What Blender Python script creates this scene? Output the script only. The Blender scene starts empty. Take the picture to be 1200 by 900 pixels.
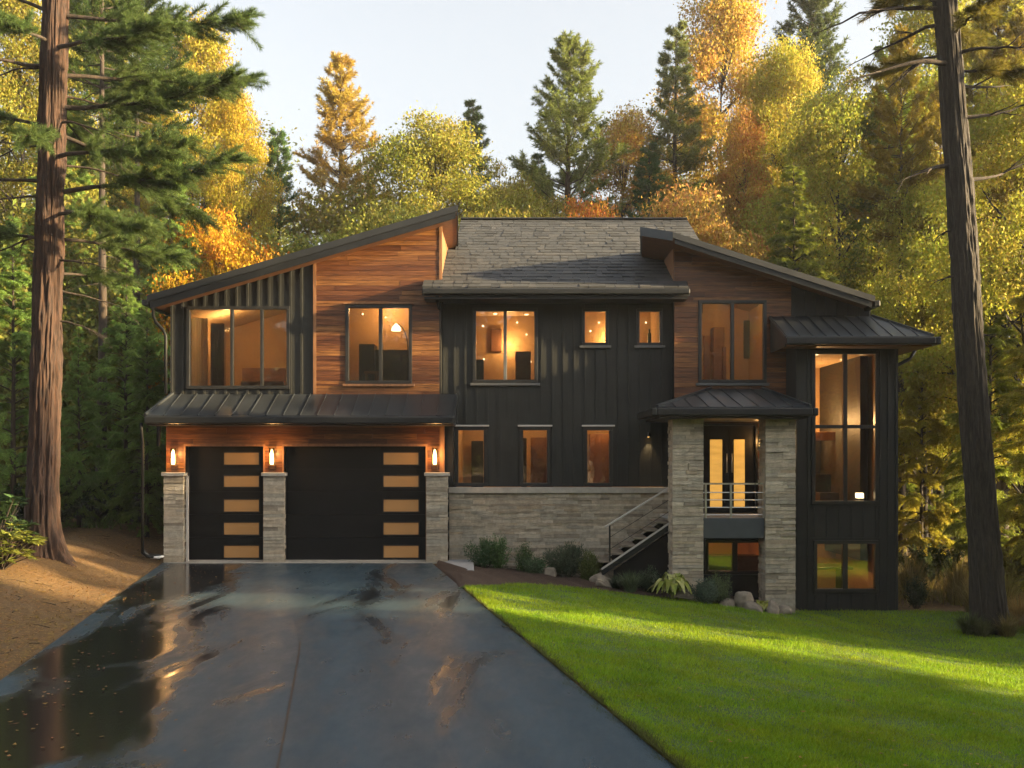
import bpy, math, random
import numpy as np
from mathutils import Vector

# ------------------------------------------------------------------ camera, sky, sun, exposure
scene = bpy.context.scene
R = math.radians
CAM_H, FPX, VPX, VPY = 2.15, 1200.0, 600.0, 537.0
cam_d = bpy.data.cameras.new("Camera")
cam = bpy.data.objects.new("Camera", cam_d)
scene.collection.objects.link(cam)
cam.location = (0, 0, CAM_H)
cam.rotation_euler = (R(90), 0, 0)
cam_d.sensor_width = 36
cam_d.lens = 36
cam_d.shift_y = (VPY - 450) / 1200
cam_d.clip_start = 0.1
cam_d.clip_end = 2000
scene.camera = cam

SUN_EL, SUN_AZ = 12.5, 100.0            # degrees; azimuth clockwise from the view direction (+Y)
sd = Vector((math.sin(R(SUN_AZ)) * math.cos(R(SUN_EL)), math.cos(R(SUN_AZ)) * math.cos(R(SUN_EL)), math.sin(R(SUN_EL))))
world = bpy.data.worlds.new("World")
scene.world = world
world.use_nodes = True
wn, wl = world.node_tree.nodes, world.node_tree.links
sky = wn.new('ShaderNodeTexSky')
sky.sky_type = 'NISHITA'
sky.sun_disc = False
sky.sun_elevation = R(SUN_EL)
sky.sun_rotation = R(SUN_AZ)
sky.air_density = 1.0
sky.dust_density = 6.0
sky.ozone_density = 1.2
hz = wn.new('ShaderNodeHueSaturation')          # a little vapour in the air: the sky is paler than the clear-air model
hz.inputs['Saturation'].default_value = 0.34
wl.new(sky.outputs[0], hz.inputs['Color'])
tn = wn.new('ShaderNodeMix')
tn.data_type = 'RGBA'
tn.blend_type = 'MULTIPLY'
tn.inputs[0].default_value = 1.0
tn.inputs[7].default_value = (1.0, 0.99, 0.965, 1)
wl.new(hz.outputs[0], tn.inputs[6])
wl.new(tn.outputs[2], wn['Background'].inputs[0])
wn['Background'].inputs[1].default_value = 0.076
sun_d = bpy.data.lights.new("Sun", 'SUN')
sun_d.energy = 4.0
sun_d.angle = R(0.9)
sun_d.color = (1.0, 0.74, 0.38)
sun = bpy.data.objects.new("Sun", sun_d)
scene.collection.objects.link(sun)
sun.rotation_euler = (-sd).to_track_quat('-Z', 'Y').to_euler()
scene.view_settings.view_transform = 'Standard'
scene.view_settings.look = 'None'
scene.view_settings.exposure = 2.82
scene.view_settings.gamma = 1.0
cy = scene.cycles
cy.use_denoising = True
cy.max_bounces = 7
cy.diffuse_bounces = 4
cy.glossy_bounces = 3
cy.transmission_bounces = 4
cy.transparent_max_bounces = 8
cy.sample_clamp_indirect = 4.0
cy.caustics_reflective = False
cy.caustics_refractive = False

# ------------------------------------------------------------------ helpers
rnd = random.Random(7)
COL = scene.collection
ORG = {}


def X(px, Y):
    return (px - VPX) * Y / FPX


def Z(py, Y):
    return CAM_H + (VPY - py) * Y / FPX


class MB:
    def __init__(self):
        self.v, self.f, self.sm = [], [], False

    def add(self, vs, fs):
        o = len(self.v)
        self.v += [tuple(p) for p in vs]
        self.f += [tuple(i + o for i in f) for f in fs]

    def box(self, x0, x1, y0, y1, z0, z1):
        self.add([(x0, y0, z0), (x1, y0, z0), (x1, y1, z0), (x0, y1, z0), (x0, y0, z1), (x1, y0, z1), (x1, y1, z1), (x0, y1, z1)],
                 [(0, 3, 2, 1), (4, 5, 6, 7), (0, 1, 5, 4), (1, 2, 6, 5), (2, 3, 7, 6), (3, 0, 4, 7)])

    def prism(self, poly, y0, y1, axis='y'):
        """poly in (a,b); axis y: a=x,b=z; axis x: a=y,b=z; axis z: a=x,b=y"""
        n = len(poly)
        if axis == 'y':
            vs = [(a, y0, b) for a, b in poly] + [(a, y1, b) for a, b in poly]
        elif axis == 'x':
            vs = [(y0, a, b) for a, b in poly] + [(y1, a, b) for a, b in poly]
        else:
            vs = [(a, b, y0) for a, b in poly] + [(a, b, y1) for a, b in poly]
        fs = [tuple(range(n)), tuple(range(2 * n - 1, n - 1, -1))]
        fs += [(i, i + n, (i + 1) % n + n, (i + 1) % n) for i in range(n)]
        self.add(vs, fs)

    def slab(self, top, t):
        """top: 3 or 4 corner points; thickness t straight down"""
        n = len(top)
        vs = list(top) + [(p[0], p[1], p[2] - t) for p in top]
        fs = [tuple(range(n)), tuple(range(2 * n - 1, n - 1, -1))]
        fs += [(i, i + n, (i + 1) % n + n, (i + 1) % n) for i in range(n)]
        self.add(vs, fs)

    def bar(self, a, b, w, h=None, up=(0, 0, 1)):
        a, b = Vector(a), Vector(b)
        h = h or w
        d = (b - a).normalized()
        u = Vector(up)
        if abs(d.dot(u)) > .98:
            u = Vector((0, 1, 0))
        s = d.cross(u).normalized()
        u = s.cross(d).normalized()
        vs = []
        for p in (a, b):
            for i, j in ((-1, -1), (1, -1), (1, 1), (-1, 1)):
                vs.append(p + s * (w / 2 * i) + u * (h / 2 * j))
        self.add(vs, [(3, 2, 1, 0), (4, 5, 6, 7), (0, 1, 5, 4), (1, 2, 6, 5), (2, 3, 7, 6), (3, 0, 4, 7)])

    def tube(self, pts, rad, segs=8, cap=True):
        pts = [Vector(p) for p in pts]
        if not hasattr(rad, '__len__'):
            rad = [rad] * len(pts)
        vs, fs = [], []
        s = None
        for i, p in enumerate(pts):
            d = (pts[min(i + 1, len(pts) - 1)] - pts[max(i - 1, 0)]).normalized()
            if s is None:
                s = d.cross(Vector((0, 0, 1)))
                if s.length < .1:
                    s = d.cross(Vector((0, 1, 0)))
            s = (s - d * s.dot(d)).normalized()
            u = d.cross(s)
            for k in range(segs):
                a = 2 * math.pi * k / segs
                vs.append(p + s * (math.cos(a) * rad[i]) + u * (math.sin(a) * rad[i]))
        for i in range(len(pts) - 1):
            for k in range(segs):
                fs.append((i * segs + k, i * segs + (k + 1) % segs, (i + 1) * segs + (k + 1) % segs, (i + 1) * segs + k))
        if cap:
            fs.append(tuple(range(segs - 1, -1, -1)))
            n = (len(pts) - 1) * segs
            fs.append(tuple(range(n, n + segs)))
        self.add(vs, fs)

    def lathe(self, c, prof, segs=16):
        vs, fs = [], []
        for r, z in prof:
            for k in range(segs):
                a = 2 * math.pi * k / segs
                vs.append((c[0] + r * math.cos(a), c[1] + r * math.sin(a), c[2] + z))
        for i in range(len(prof) - 1):
            for k in range(segs):
                fs.append((i * segs + k, i * segs + (k + 1) % segs, (i + 1) * segs + (k + 1) % segs, (i + 1) * segs + k))
        self.add(vs, fs)


def mesh_from(name, verts, faces, smooth=False):
    me = bpy.data.meshes.new(name)
    me.from_pydata(verts, [], faces)
    if smooth:
        me.polygons.foreach_set('use_smooth', np.ones(len(me.polygons), bool))
    me.update()
    return me


def mesh_np(name, V, n_per, smooth=False):
    """V: (k*n_per,3) vertices, one polygon every n_per vertices"""
    k = len(V) // n_per
    me = bpy.data.meshes.new(name)
    me.vertices.add(k * n_per)
    me.vertices.foreach_set('co', np.ascontiguousarray(V, np.float32).ravel())
    me.loops.add(k * n_per)
    me.loops.foreach_set('vertex_index', np.arange(k * n_per, dtype=np.int32))
    me.polygons.add(k)
    me.polygons.foreach_set('loop_start', np.arange(0, k * n_per, n_per, dtype=np.int32))
    me.update(calc_edges=True)
    return me


def mesh_grid(name, P, smooth=True, wrap=False):
    """P: (rows, cols, 3)"""
    r, c = P.shape[:2]
    idx = np.arange(r * c).reshape(r, c)
    if wrap:
        nx = np.roll(idx, -1, 1)
        q = np.stack([idx[:-1], nx[:-1], nx[1:], idx[1:]], -1).reshape(-1, 4)
    else:
        q = np.stack([idx[:-1, :-1], idx[:-1, 1:], idx[1:, 1:], idx[1:, :-1]], -1).reshape(-1, 4)
    me = bpy.data.meshes.new(name)
    me.vertices.add(r * c)
    me.vertices.foreach_set('co', np.ascontiguousarray(P, np.float32).ravel())
    me.loops.add(q.size)
    me.loops.foreach_set('vertex_index', q.astype(np.int32).ravel())
    me.polygons.add(len(q))
    me.polygons.foreach_set('loop_start', np.arange(0, q.size, 4, dtype=np.int32))
    if smooth:
        me.polygons.foreach_set('use_smooth', np.ones(len(q), bool))
    me.update(calc_edges=True)
    return me


def tag(o, label=None, cat=None, group=None, kind=None):
    if label:
        o['label'] = label
    if cat:
        o['category'] = cat
    if group:
        o['group'] = group
    if kind:
        o['kind'] = kind
    return o


def thing(name, loc, label, cat, group=None):
    o = bpy.data.objects.new(name, None)
    COL.objects.link(o)
    o.location = loc
    o.empty_display_size = .2
    ORG[o.name] = Vector(loc)
    return tag(o, label, cat, group)


def part(name, mb, mat, parent=None, org=(0, 0, 0), smooth=False, bevel=0, label=None):
    w = ORG[parent.name] if parent else Vector(org)
    me = mesh_from(name, [(v[0] - w[0], v[1] - w[1], v[2] - w[2]) for v in mb.v], mb.f, smooth)
    o = bpy.data.objects.new(name, me)
    COL.objects.link(o)
    if mat:
        me.materials.append(mat)
    if parent:
        o.parent = parent
    else:
        o.location = w
    ORG[o.name] = w
    if bevel:
        m = o.modifiers.new('Bevel', 'BEVEL')
        m.width = bevel
        m.segments = 2
        m.limit_method = 'ANGLE'
    if label:
        o['label'] = label
    return o


def mobj(name, me, mat=None, parent=None, loc=None):
    o = bpy.data.objects.new(name, me)
    COL.objects.link(o)
    if mat and not me.materials:
        me.materials.append(mat)
    if parent:
        o.parent = parent
    if loc is not None:
        o.location = loc
    return o


# ------------------------------------------------------------------ materials
def newmat(name):
    m = bpy.data.materials.new(name)
    m.use_nodes = True
    nt = m.node_tree
    for n in list(nt.nodes):
        nt.nodes.remove(n)
    out = nt.nodes.new('ShaderNodeOutputMaterial')
    return m, nt, out


def node(nt, typ, ins=None, **kw):
    n = nt.nodes.new(typ)
    for k, v in kw.items():
        setattr(n, k, v)
    for k, v in (ins or {}).items():
        if hasattr(v, 'is_output') or isinstance(v, bpy.types.NodeSocket):
            nt.links.new(v, n.inputs[k])
        else:
            n.inputs[k].default_value = v
    return n


def c4(c):
    return (c[0], c[1], c[2], 1)


def ramp(nt, fac, stops):
    n = nt.nodes.new('ShaderNodeValToRGB')
    el = n.color_ramp.elements
    while len(el) < len(stops):
        el.new(.5)
    for e, (p, c) in zip(el, stops):
        e.position = p
        e.color = c4(c) if hasattr(c, '__len__') else (c, c, c, 1)
    nt.links.new(fac, n.inputs[0])
    return n.outputs[0]


def coords(nt, scale=(1, 1, 1), kind='Object'):
    t = nt.nodes.new('ShaderNodeTexCoord')
    m = node(nt, 'ShaderNodeMapping', {'Vector': t.outputs[kind], 'Scale': scale})
    return m.outputs[0]


def noise(nt, vec, scale, detail=4, rough=.55, dist=0):
    n = node(nt, 'ShaderNodeTexNoise', {'Vector': vec, 'Scale': scale, 'Detail': detail, 'Roughness': rough, 'Distortion': dist})
    return n.outputs['Fac']


def bump(nt, h, strength=.3, dist=.02):
    return node(nt, 'ShaderNodeBump', {'Height': h, 'Strength': strength, 'Distance': dist}).outputs[0]


def mixc(nt, fac, a, b, blend='MIX'):
    n = nt.nodes.new('ShaderNodeMix')
    n.data_type = 'RGBA'
    n.blend_type = blend
    for i, v in ((0, fac), (6, a), (7, b)):
        if isinstance(v, bpy.types.NodeSocket):
            nt.links.new(v, n.inputs[i])
        else:
            n.inputs[i].default_value = v if i == 0 else c4(v)
    return n.outputs[2]


def mth(nt, op, a, b=0.0):
    n = nt.nodes.new('ShaderNodeMath')
    n.operation = op
    for i, v in ((0, a), (1, b)):
        if isinstance(v, bpy.types.NodeSocket):
            nt.links.new(v, n.inputs[i])
        else:
            n.inputs[i].default_value = v
    return n.outputs[0]


def island(nt):
    return nt.nodes.new('ShaderNodeNewGeometry').outputs['Random Per Island']


def princ(nt, out, **ins):
    p = node(nt, 'ShaderNodeBsdfPrincipled', ins)
    nt.links.new(p.outputs[0], out.inputs[0])
    return p


def m_plain(name, col, rough=.5, metal=0.0, var=.25, nscale=6, bmp=.0, stretch=(1, 1, 1)):
    m, nt, out = newmat(name)
    v = coords(nt, stretch)
    f = noise(nt, v, nscale, 5)
    lo = [c * (1 - var) for c in col]
    hi = [c * (1 + var) for c in col]
    base = ramp(nt, f, [(.3, lo), (.7, hi)])
    r = mth(nt, 'ADD', mth(nt, 'MULTIPLY', f, .16), rough - .08)
    ins = {'Base Color': base, 'Roughness': r, 'Metallic': metal}
    if bmp:
        ins['Normal'] = bump(nt, noise(nt, v, nscale * 8, 4), bmp, .01)
    princ(nt, out, **ins)
    return m


def m_siding():
    m, nt, out = newmat('charcoal_siding')
    v = coords(nt)
    f = noise(nt, v, 1.3, 5, .6)
    g = noise(nt, coords(nt, (30, 30, 1.2)), 1.5, 4)
    base = ramp(nt, mth(nt, 'ADD', mth(nt, 'MULTIPLY', f, .6), mth(nt, 'MULTIPLY', g, .4)),
                [(.3, (.017, .018, .017)), (.7, (.035, .036, .034))])
    princ(nt, out, **{'Base Color': base, 'Roughness': .55, 'Specular IOR Level': .4, 'Normal': bump(nt, g, .12, .01)})
    return m


def m_wood(name='cedar_planks', k=1.0):
    m, nt, out = newmat(name)
    isl = island(nt)
    t = nt.nodes.new('ShaderNodeTexCoord')
    off = node(nt, 'ShaderNodeVectorMath', {0: t.outputs['Object'], 1: (0, 0, 0)}, operation='ADD')
    cmb = node(nt, 'ShaderNodeCombineXYZ', {0: mth(nt, 'MULTIPLY', isl, 37.0), 1: 0.0, 2: mth(nt, 'MULTIPLY', isl, 11.0)})
    nt.links.new(cmb.outputs[0], off.inputs[1])
    mp = node(nt, 'ShaderNodeMapping', {'Vector': off.outputs[0], 'Scale': (.9, 6, 16)})
    g = noise(nt, mp.outputs[0], 2.2, 6, .65, .8)
    c = ramp(nt, g, [(.30, (.035 * k, .011 * k, .0035 * k)), (.5, (.14 * k, .050 * k, .0155 * k)), (.72, (.27 * k, .112 * k, .039 * k))])
    hs = node(nt, 'ShaderNodeHueSaturation', {'Color': c, 'Value': mth(nt, 'ADD', mth(nt, 'MULTIPLY', isl, .95), .5),
                                              'Hue': mth(nt, 'ADD', mth(nt, 'MULTIPLY', isl, .02), .49), 'Saturation': 1.0})
    princ(nt, out, **{'Base Color': hs.outputs[0], 'Roughness': .42, 'Normal': bump(nt, g, .18, .01)})
    return m


def m_stone():
    m, nt, out = newmat('ledgestone')
    isl = island(nt)
    v = coords(nt)
    n1 = noise(nt, v, 9, 6, .65)
    n2 = noise(nt, coords(nt, (2, 2, 9)), 5, 6, .7)
    c = ramp(nt, isl, [(0, (.27, .23, .175)), (.25, (.52, .44, .325)), (.5, (.41, .37, .295)), (.75, (.64, .56, .43)), (1, (.47, .375, .26))])
    c = mixc(nt, .75, c, ramp(nt, n1, [(.25, (.45, .45, .45)), (.7, (1.15, 1.15, 1.15))]), 'MULTIPLY')
    princ(nt, out, **{'Base Color': c, 'Roughness': .85, 'Normal': bump(nt, n2, .9, .03)})
    return m


def m_shingle():
    m, nt, out = newmat('asphalt_shingles')
    isl = island(nt)
    g = noise(nt, coords(nt), 60, 3, .8)
    n1 = noise(nt, coords(nt), .8, 3)
    c = ramp(nt, isl, [(0, (.014, .016, .019)), (.35, (.036, .038, .041)), (.7, (.026, .029, .032)), (1, (.050, .049, .048))])
    c = mixc(nt, .6, c, ramp(nt, g, [(.3, (.6, .6, .6)), (.7, (1.3, 1.3, 1.3))]), 'MULTIPLY')
    c = mixc(nt, .5, c, ramp(nt, n1, [(.3, (.75, .75, .75)), (.7, (1.2, 1.2, 1.2))]), 'MULTIPLY')
    princ(nt, out, **{'Base Color': c, 'Roughness': .8, 'Normal': bump(nt, g, .3, .01)})
    return m


def m_asphalt():
    m, nt, out = newmat('wet_asphalt')
    v = coords(nt)
    big = noise(nt, coords(nt, (.75, .20, 1)), 1.0, 6, .62, .8)
    fine = noise(nt, v, 140, 3, .7)
    mid = noise(nt, coords(nt, (1, .35, 1)), 3.0, 5, .65)
    sep = node(nt, 'ShaderNodeSeparateXYZ', {0: nt.nodes.new('ShaderNodeTexCoord').outputs['Object']})
    # the slab dips along its left third, where the water stands
    u = mth(nt, 'ADD', sep.outputs[0], mth(nt, 'MULTIPLY', sep.outputs[1], .2))
    dip = nt.nodes.new('ShaderNodeMapRange')
    for i, val in ((1, -.9), (2, -2.0), (3, 0.0), (4, .22)):
        dip.inputs[i].default_value = val
    nt.links.new(u, dip.inputs[0])
    dip2 = nt.nodes.new('ShaderNodeMapRange')
    for i, val in ((1, -2.6), (2, -3.0), (3, 0.0), (4, .24)):
        dip2.inputs[i].default_value = val
    nt.links.new(u, dip2.inputs[0])
    wet = mth(nt, 'ADD', big, mth(nt, 'SUBTRACT', dip.outputs[0], dip2.outputs[0]))
    pud = ramp(nt, wet, [(.53, 0.0), (.67, 1.0)])
    rgh = mixc(nt, pud, ramp(nt, mid, [(.3, (.24, .24, .24)), (.7, (.50, .50, .50))]), (.14, .14, .14))
    agg = noise(nt, v, 55, 4, .75)
    fine = mth(nt, 'ADD', mth(nt, 'MULTIPLY', fine, .5), mth(nt, 'MULTIPLY', agg, .5))
    trk = node(nt, 'ShaderNodeTexWave', {'Vector': node(nt, 'ShaderNodeCombineXYZ', {0: u}).outputs[0], 'Scale': .42, 'Distortion': 1.2, 'Detail': 2.0}).outputs['Fac']
    fine = mth(nt, 'ADD', fine, mth(nt, 'MULTIPLY', mth(nt, 'SUBTRACT', trk, .5), .08))
    base = mixc(nt, pud, ramp(nt, fine, [(.3, (.022, .038, .049)), (.7, (.056, .088, .112))]), (.012, .012, .013))
    h = mixc(nt, pud, fine, (.5, .5, .5))
    nrm = bump(nt, h, .6, .006)
    princ(nt, out, **{'Base Color': base, 'Roughness': rgh, 'Normal': nrm, 'IOR': 1.45, 'Specular IOR Level': mth(nt, 'ADD', mth(nt, 'MULTIPLY', pud, .38), .16)})
    return m


def m_ground():
    m, nt, out = newmat('needle_litter_soil')
    v = coords(nt)
    a = noise(nt, v, .5, 5, .6)
    b = noise(nt, v, 18, 6, .75)
    c = ramp(nt, b, [(.3, (.055, .030, .010)), (.55, (.15, .083, .026)), (.75, (.25, .15, .052))])
    c = mixc(nt, .6, c, ramp(nt, a, [(.3, (.55, .55, .5)), (.7, (1.15, 1.1, 1))]), 'MULTIPLY')
    princ(nt, out, **{'Base Color': c, 'Roughness': .95, 'Normal': bump(nt, b, .8, .03)})
    return m


def m_lawn():
    m, nt, out = newmat('lawn_soil')
    a = noise(nt, coords(nt), .7, 4)
    b = noise(nt, coords(nt), 40, 4)
    c = ramp(nt, b, [(.3, (.02, .045, .008)), (.7, (.06, .11, .02))])
    c = mixc(nt, .5, c, ramp(nt, a, [(.3, (.7, .7, .7)), (.7, (1.2, 1.2, 1.1))]), 'MULTIPLY')
    princ(nt, out, **{'Base Color': c, 'Roughness': .9})
    return m


def m_leaf(name, trans=.35, hv=.05, vv=.7, spot=None, rough=.55, sat=1.0, patch=False):
    """colour comes from the object's own colour; each leaf varies a little"""
    m, nt, out = newmat(name)
    oi = nt.nodes.new('ShaderNodeObjectInfo')
    isl = island(nt)
    v = coords(nt)
    n1 = noise(nt, v, .55, 3)
    hue = mth(nt, 'ADD', mth(nt, 'MULTIPLY', mth(nt, 'SUBTRACT', isl, .5), hv), mth(nt, 'ADD', mth(nt, 'MULTIPLY', mth(nt, 'SUBTRACT', n1, .5), hv * 1.6), .5))
    wn_ = node(nt, 'ShaderNodeTexWhiteNoise', {'W': mth(nt, 'MULTIPLY', isl, 91.7)}, noise_dimensions='1D')
    val = mth(nt, 'ADD', mth(nt, 'MULTIPLY', wn_.outputs[0], vv), 1 - vv * .5)
    if patch:
        pn = mth(nt, 'ADD', mth(nt, 'MULTIPLY', noise(nt, coords(nt, (1, .6, 1)), 1.1, 5, .65), 1.25), .38)
        val = mth(nt, 'MULTIPLY', val, pn)
        hue = mth(nt, 'ADD', hue, mth(nt, 'MULTIPLY', mth(nt, 'SUBTRACT', noise(nt, v, 2.3, 3), .55), .07))
    hs = node(nt, 'ShaderNodeHueSaturation', {'Color': oi.outputs['Color'], 'Hue': hue, 'Value': val, 'Saturation': sat})
    c = hs.outputs[0]
    if spot:
        f = ramp(nt, noise(nt, v, spot[1], 3), [(.5, 0.0), (.62, 1.0)])
        c = mixc(nt, f, c, spot[0])
    p = node(nt, 'ShaderNodeBsdfPrincipled', {'Base Color': c, 'Roughness': rough, 'Specular IOR Level': .12})
    t = node(nt, 'ShaderNodeBsdfTranslucent', {'Color': c})
    mx = node(nt, 'ShaderNodeMixShader', {0: trans, 1: p.outputs[0], 2: t.outputs[0]})
    nt.links.new(mx.outputs[0], out.inputs[0])
    return m


def m_bark(name, lo, hi, sc=1.0):
    m, nt, out = newmat(name)
    g = noise(nt, coords(nt, (9 * sc, 9 * sc, 1.3 * sc)), 2.0, 7, .7, .5)
    b = noise(nt, coords(nt), 1.2, 3)
    fine = noise(nt, coords(nt, (30 * sc, 30 * sc, 3.2 * sc)), 2.0, 5, .7, .3)
    g = mth(nt, 'ADD', mth(nt, 'MULTIPLY', g, .55), mth(nt, 'MULTIPLY', fine, .45))
    c = ramp(nt, g, [(.40, lo), (.62, hi)])
    c = mixc(nt, .5, c, ramp(nt, b, [(.3, (.7, .72, .75)), (.7, (1.2, 1.15, 1.1))]), 'MULTIPLY')
    princ(nt, out, **{'Base Color': c, 'Roughness': .9, 'Normal': bump(nt, g, .8, .03)})
    return m


def m_glass():
    m, nt, out = newmat('window_glass')
    fr = node(nt, 'ShaderNodeFresnel', {'IOR': 1.55})
    w = noise(nt, coords(nt), 1.1, 2)
    nb = bump(nt, w, .05, .05)
    gl = node(nt, 'ShaderNodeBsdfGlossy', {'Color': (.95, .95, .95, 1), 'Roughness': .01, 'Normal': nb})
    tr = node(nt, 'ShaderNodeBsdfTransparent', {'Color': (.86, .86, .84, 1)})
    fac = mth(nt, 'ADD', mth(nt, 'MULTIPLY', fr.outputs[0], 1.4), .06)
    mx = node(nt, 'ShaderNodeMixShader', {0: fac, 1: tr.outputs[0], 2: gl.outputs[0]})
    nt.links.new(mx.outputs[0], out.inputs[0])
    return m


def m_emit(name, col, strength, base=(.3, .2, .1)):
    m, nt, out = newmat(name)
    f = noise(nt, coords(nt, (1.5, 1, 9)), 1.6, 4)
    f = mth(nt, 'SUBTRACT', mth(nt, 'MULTIPLY', f, 1.8), .4)
    princ(nt, out, **{'Base Color': c4(base), 'Roughness': .35, 'Emission Color': c4(col),
                      'Emission Strength': mth(nt, 'MULTIPLY', mth(nt, 'ADD', mth(nt, 'MULTIPLY', f, .6), .7), strength)})
    return m


M = dict(
    siding=m_siding(), wood=m_wood(), stone=m_stone(), shingle=m_shingle(), asphalt=m_asphalt(), ground=m_ground(), lawn=m_lawn(),
    glass=m_glass(),
    black=m_plain('black_metal', (.014, .015, .016), .38, 0, .2, 3),
    door=m_plain('black_door_panel', (.007, .0075, .008), .55, 0, .25, 2, .05),
    roofmetal=m_plain('standing_seam_metal', (.045, .051, .058), .36, .45, .3, 1.5),
    fascia=m_plain('dark_fascia', (.016, .018, .020), .5, 0, .2, 2),
    frame=m_plain('window_frame_metal', (.018, .018, .018), .35, 0, .2, 4),
    greyframe=m_plain('grey_painted_trim', (.10, .103, .103), .5, 0, .12, 4),
    cap=m_plain('cast_stone_cap', (.40, .37, .32), .8, 0, .18, 7, .3),
    paver=m_plain('grey_paver', (.33, .34, .35), .75, 0, .15, 6, .3),
    woodtrim=m_plain('cedar_trim', (.22, .105, .045), .5, 0, .3, 3, .1, (6, 6, 1)),
    soffit=m_plain('cedar_soffit', (.20, .085, .035), .5, 0, .35, 3, .1, (1, 8, 8)),
    steel=m_plain('brushed_steel', (.62, .62, .6), .3, .9, .1, 6),
    lightpaint=m_plain('pale_trim_paint', (.5, .47, .43), .5, 0, .1, 4),
    warmwall=m_plain('warm_plaster_wall', (.50, .33, .17), .8, 0, .1, 1.5),
    ceiling=m_plain('plaster_ceiling', (.6, .45, .27), .8, 0, .06, 1.5),
    intfloor=m_plain('oak_floor', (.22, .11, .05), .4, 0, .3, 3),
    darkwood=m_plain('dark_furniture_wood', (.03, .018, .012), .4, 0, .3, 3),
    midwood=m_plain('brown_furniture_wood', (.16, .07, .03), .45, 0, .3, 3),
    curtain=m_plain('linen_curtain', (.75, .68, .56), .85, 0, .1, 5),
    white=m_plain('white_plastic', (.75, .75, .73), .5, 0, .05, 5),
    rock=m_plain('weathered_rock', (.22, .185, .14), .9, 0, .4, 5, .8),
    mulch=m_plain('bark_mulch', (.048, .027, .017), .95, 0, .5, 22, 1.0),
    amber=m_emit('lit_frosted_pane', (.85, .38, .09), .019, (.25, .15, .07)),
    doorlite=m_emit('lit_door_pane', (1.0, .50, .09), .10, (.3, .2, .08)),
    bulb=m_emit('glowing_bulb', (1.0, .55, .15), 2.4),
    spotled=m_emit('recessed_lamp', (1.0, .72, .38), 1.0),
    bark=m_bark('red_brown_bark', (.008, .004, .0025), (.065, .030, .016)),
    barkgrey=m_bark('grey_brown_bark', (.010, .008, .006), (.045, .036, .027)),
    barkdark=m_bark('dark_bark', (.014, .010, .007), (.06, .042, .028), .6),
    needles=m_leaf('pine_needles', .5, .04, .8),
    leaves=m_leaf('broad_leaves', .45, .07, .6),
    undergrowth=m_leaf('dry_grass', .35, .05, .7),
    shrub=m_leaf('shrub_leaves', .25, .04, .7),
    grass=m_leaf('grass_blades', .35, .03, .6, patch=True),
    litter=m_leaf('fallen_litter', .1, .05, .9),
    hosta=m_leaf('variegated_leaves', .3, .04, .4, rough=.4),
)

for k_, s_ in (('door', .18), ('siding', .25), ('black', .35)):
    for n_ in M[k_].node_tree.nodes:
        if n_.type == 'BSDF_PRINCIPLED':
            n_.inputs['Specular IOR Level'].default_value = s_

nt_ = M['curtain'].node_tree
pr_ = next(n for n in nt_.nodes if n.type == 'BSDF_PRINCIPLED')
out_ = next(n for n in nt_.nodes if n.type == 'OUTPUT_MATERIAL')
tr_ = node(nt_, 'ShaderNodeBsdfTranslucent', {'Color': (.75, .68, .55, 1)})
mx_ = node(nt_, 'ShaderNodeMixShader', {0: .75, 1: pr_.outputs[0], 2: tr_.outputs[0]})
nt_.links.new(mx_.outputs[0], out_.inputs[0])

# ------------------------------------------------------------------ ground, driveway, lawn
def smooth(t):
    t = np.clip(t, 0, 1)
    return t * t * (3 - 2 * t)


def xr(y):
    return -1.54 - .2 * (np.clip(y, -12, 21.4) - 20.5)


def xl(y):
    return -7.17 - .2 * (np.clip(y, -12, 21.4) - 21.0)


def wob(x, y):
    return .5 * np.sin(x * .9 + 1.3 * np.sin(y * .35)) * np.sin(y * .7 + .8 * np.sin(x * .4)) + .3 * np.sin(2.3 * x + y) * np.sin(1.7 * y - x * .6)


def gh(x, y):
    x, y = np.asarray(x, float), np.asarray(y, float)
    d = x - xr(y)
    dl = xl(y) - x
    right = -.125 * np.clip(d, 0, 7.5) + .05 * wob(x, y) * smooth((d - 8.5) / 4)
    left = .42 * smooth(dl / 2.3) + .012 * np.clip(dl - 2.3, 0, 30) + .07 * wob(x * 1.1, y * 1.1) * smooth(dl / 1.0)
    # the mound round the foot of the big tree
    left = left + .16 * np.exp(-(((x + 8.35) / 1.1) ** 2 + ((y - 17.8) / 1.1) ** 2)) * smooth(dl / 1.0)
    h = np.where(d > 0, right, np.where(dl > 0, left, -.05))
    back = smooth((y - 34) / 60) * 3.0
    return h + back


def axis_pts(a, b, step, far):
    core = np.arange(a, b + 1e-6, step)
    g = [step]
    lo, hi = [a], [b]
    s = step
    while hi[-1] < far:
        s *= 1.35
        hi.append(hi[-1] + s)
        lo.append(lo[-1] - s)
    return np.concatenate([np.array(lo[:0:-1]), core, np.array(hi[1:])])


ax_, ay_ = axis_pts(-13, 13, .22, 900), axis_pts(1, 27, .22, 900)
gx, gy = np.meshgrid(ax_, ay_)
o = mobj('ground', mesh_grid('ground', np.stack([gx, gy, gh(gx, gy)], -1)), M['ground'])
tag(o, 'brown needle-strewn earth under the trees', kind='structure')

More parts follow.
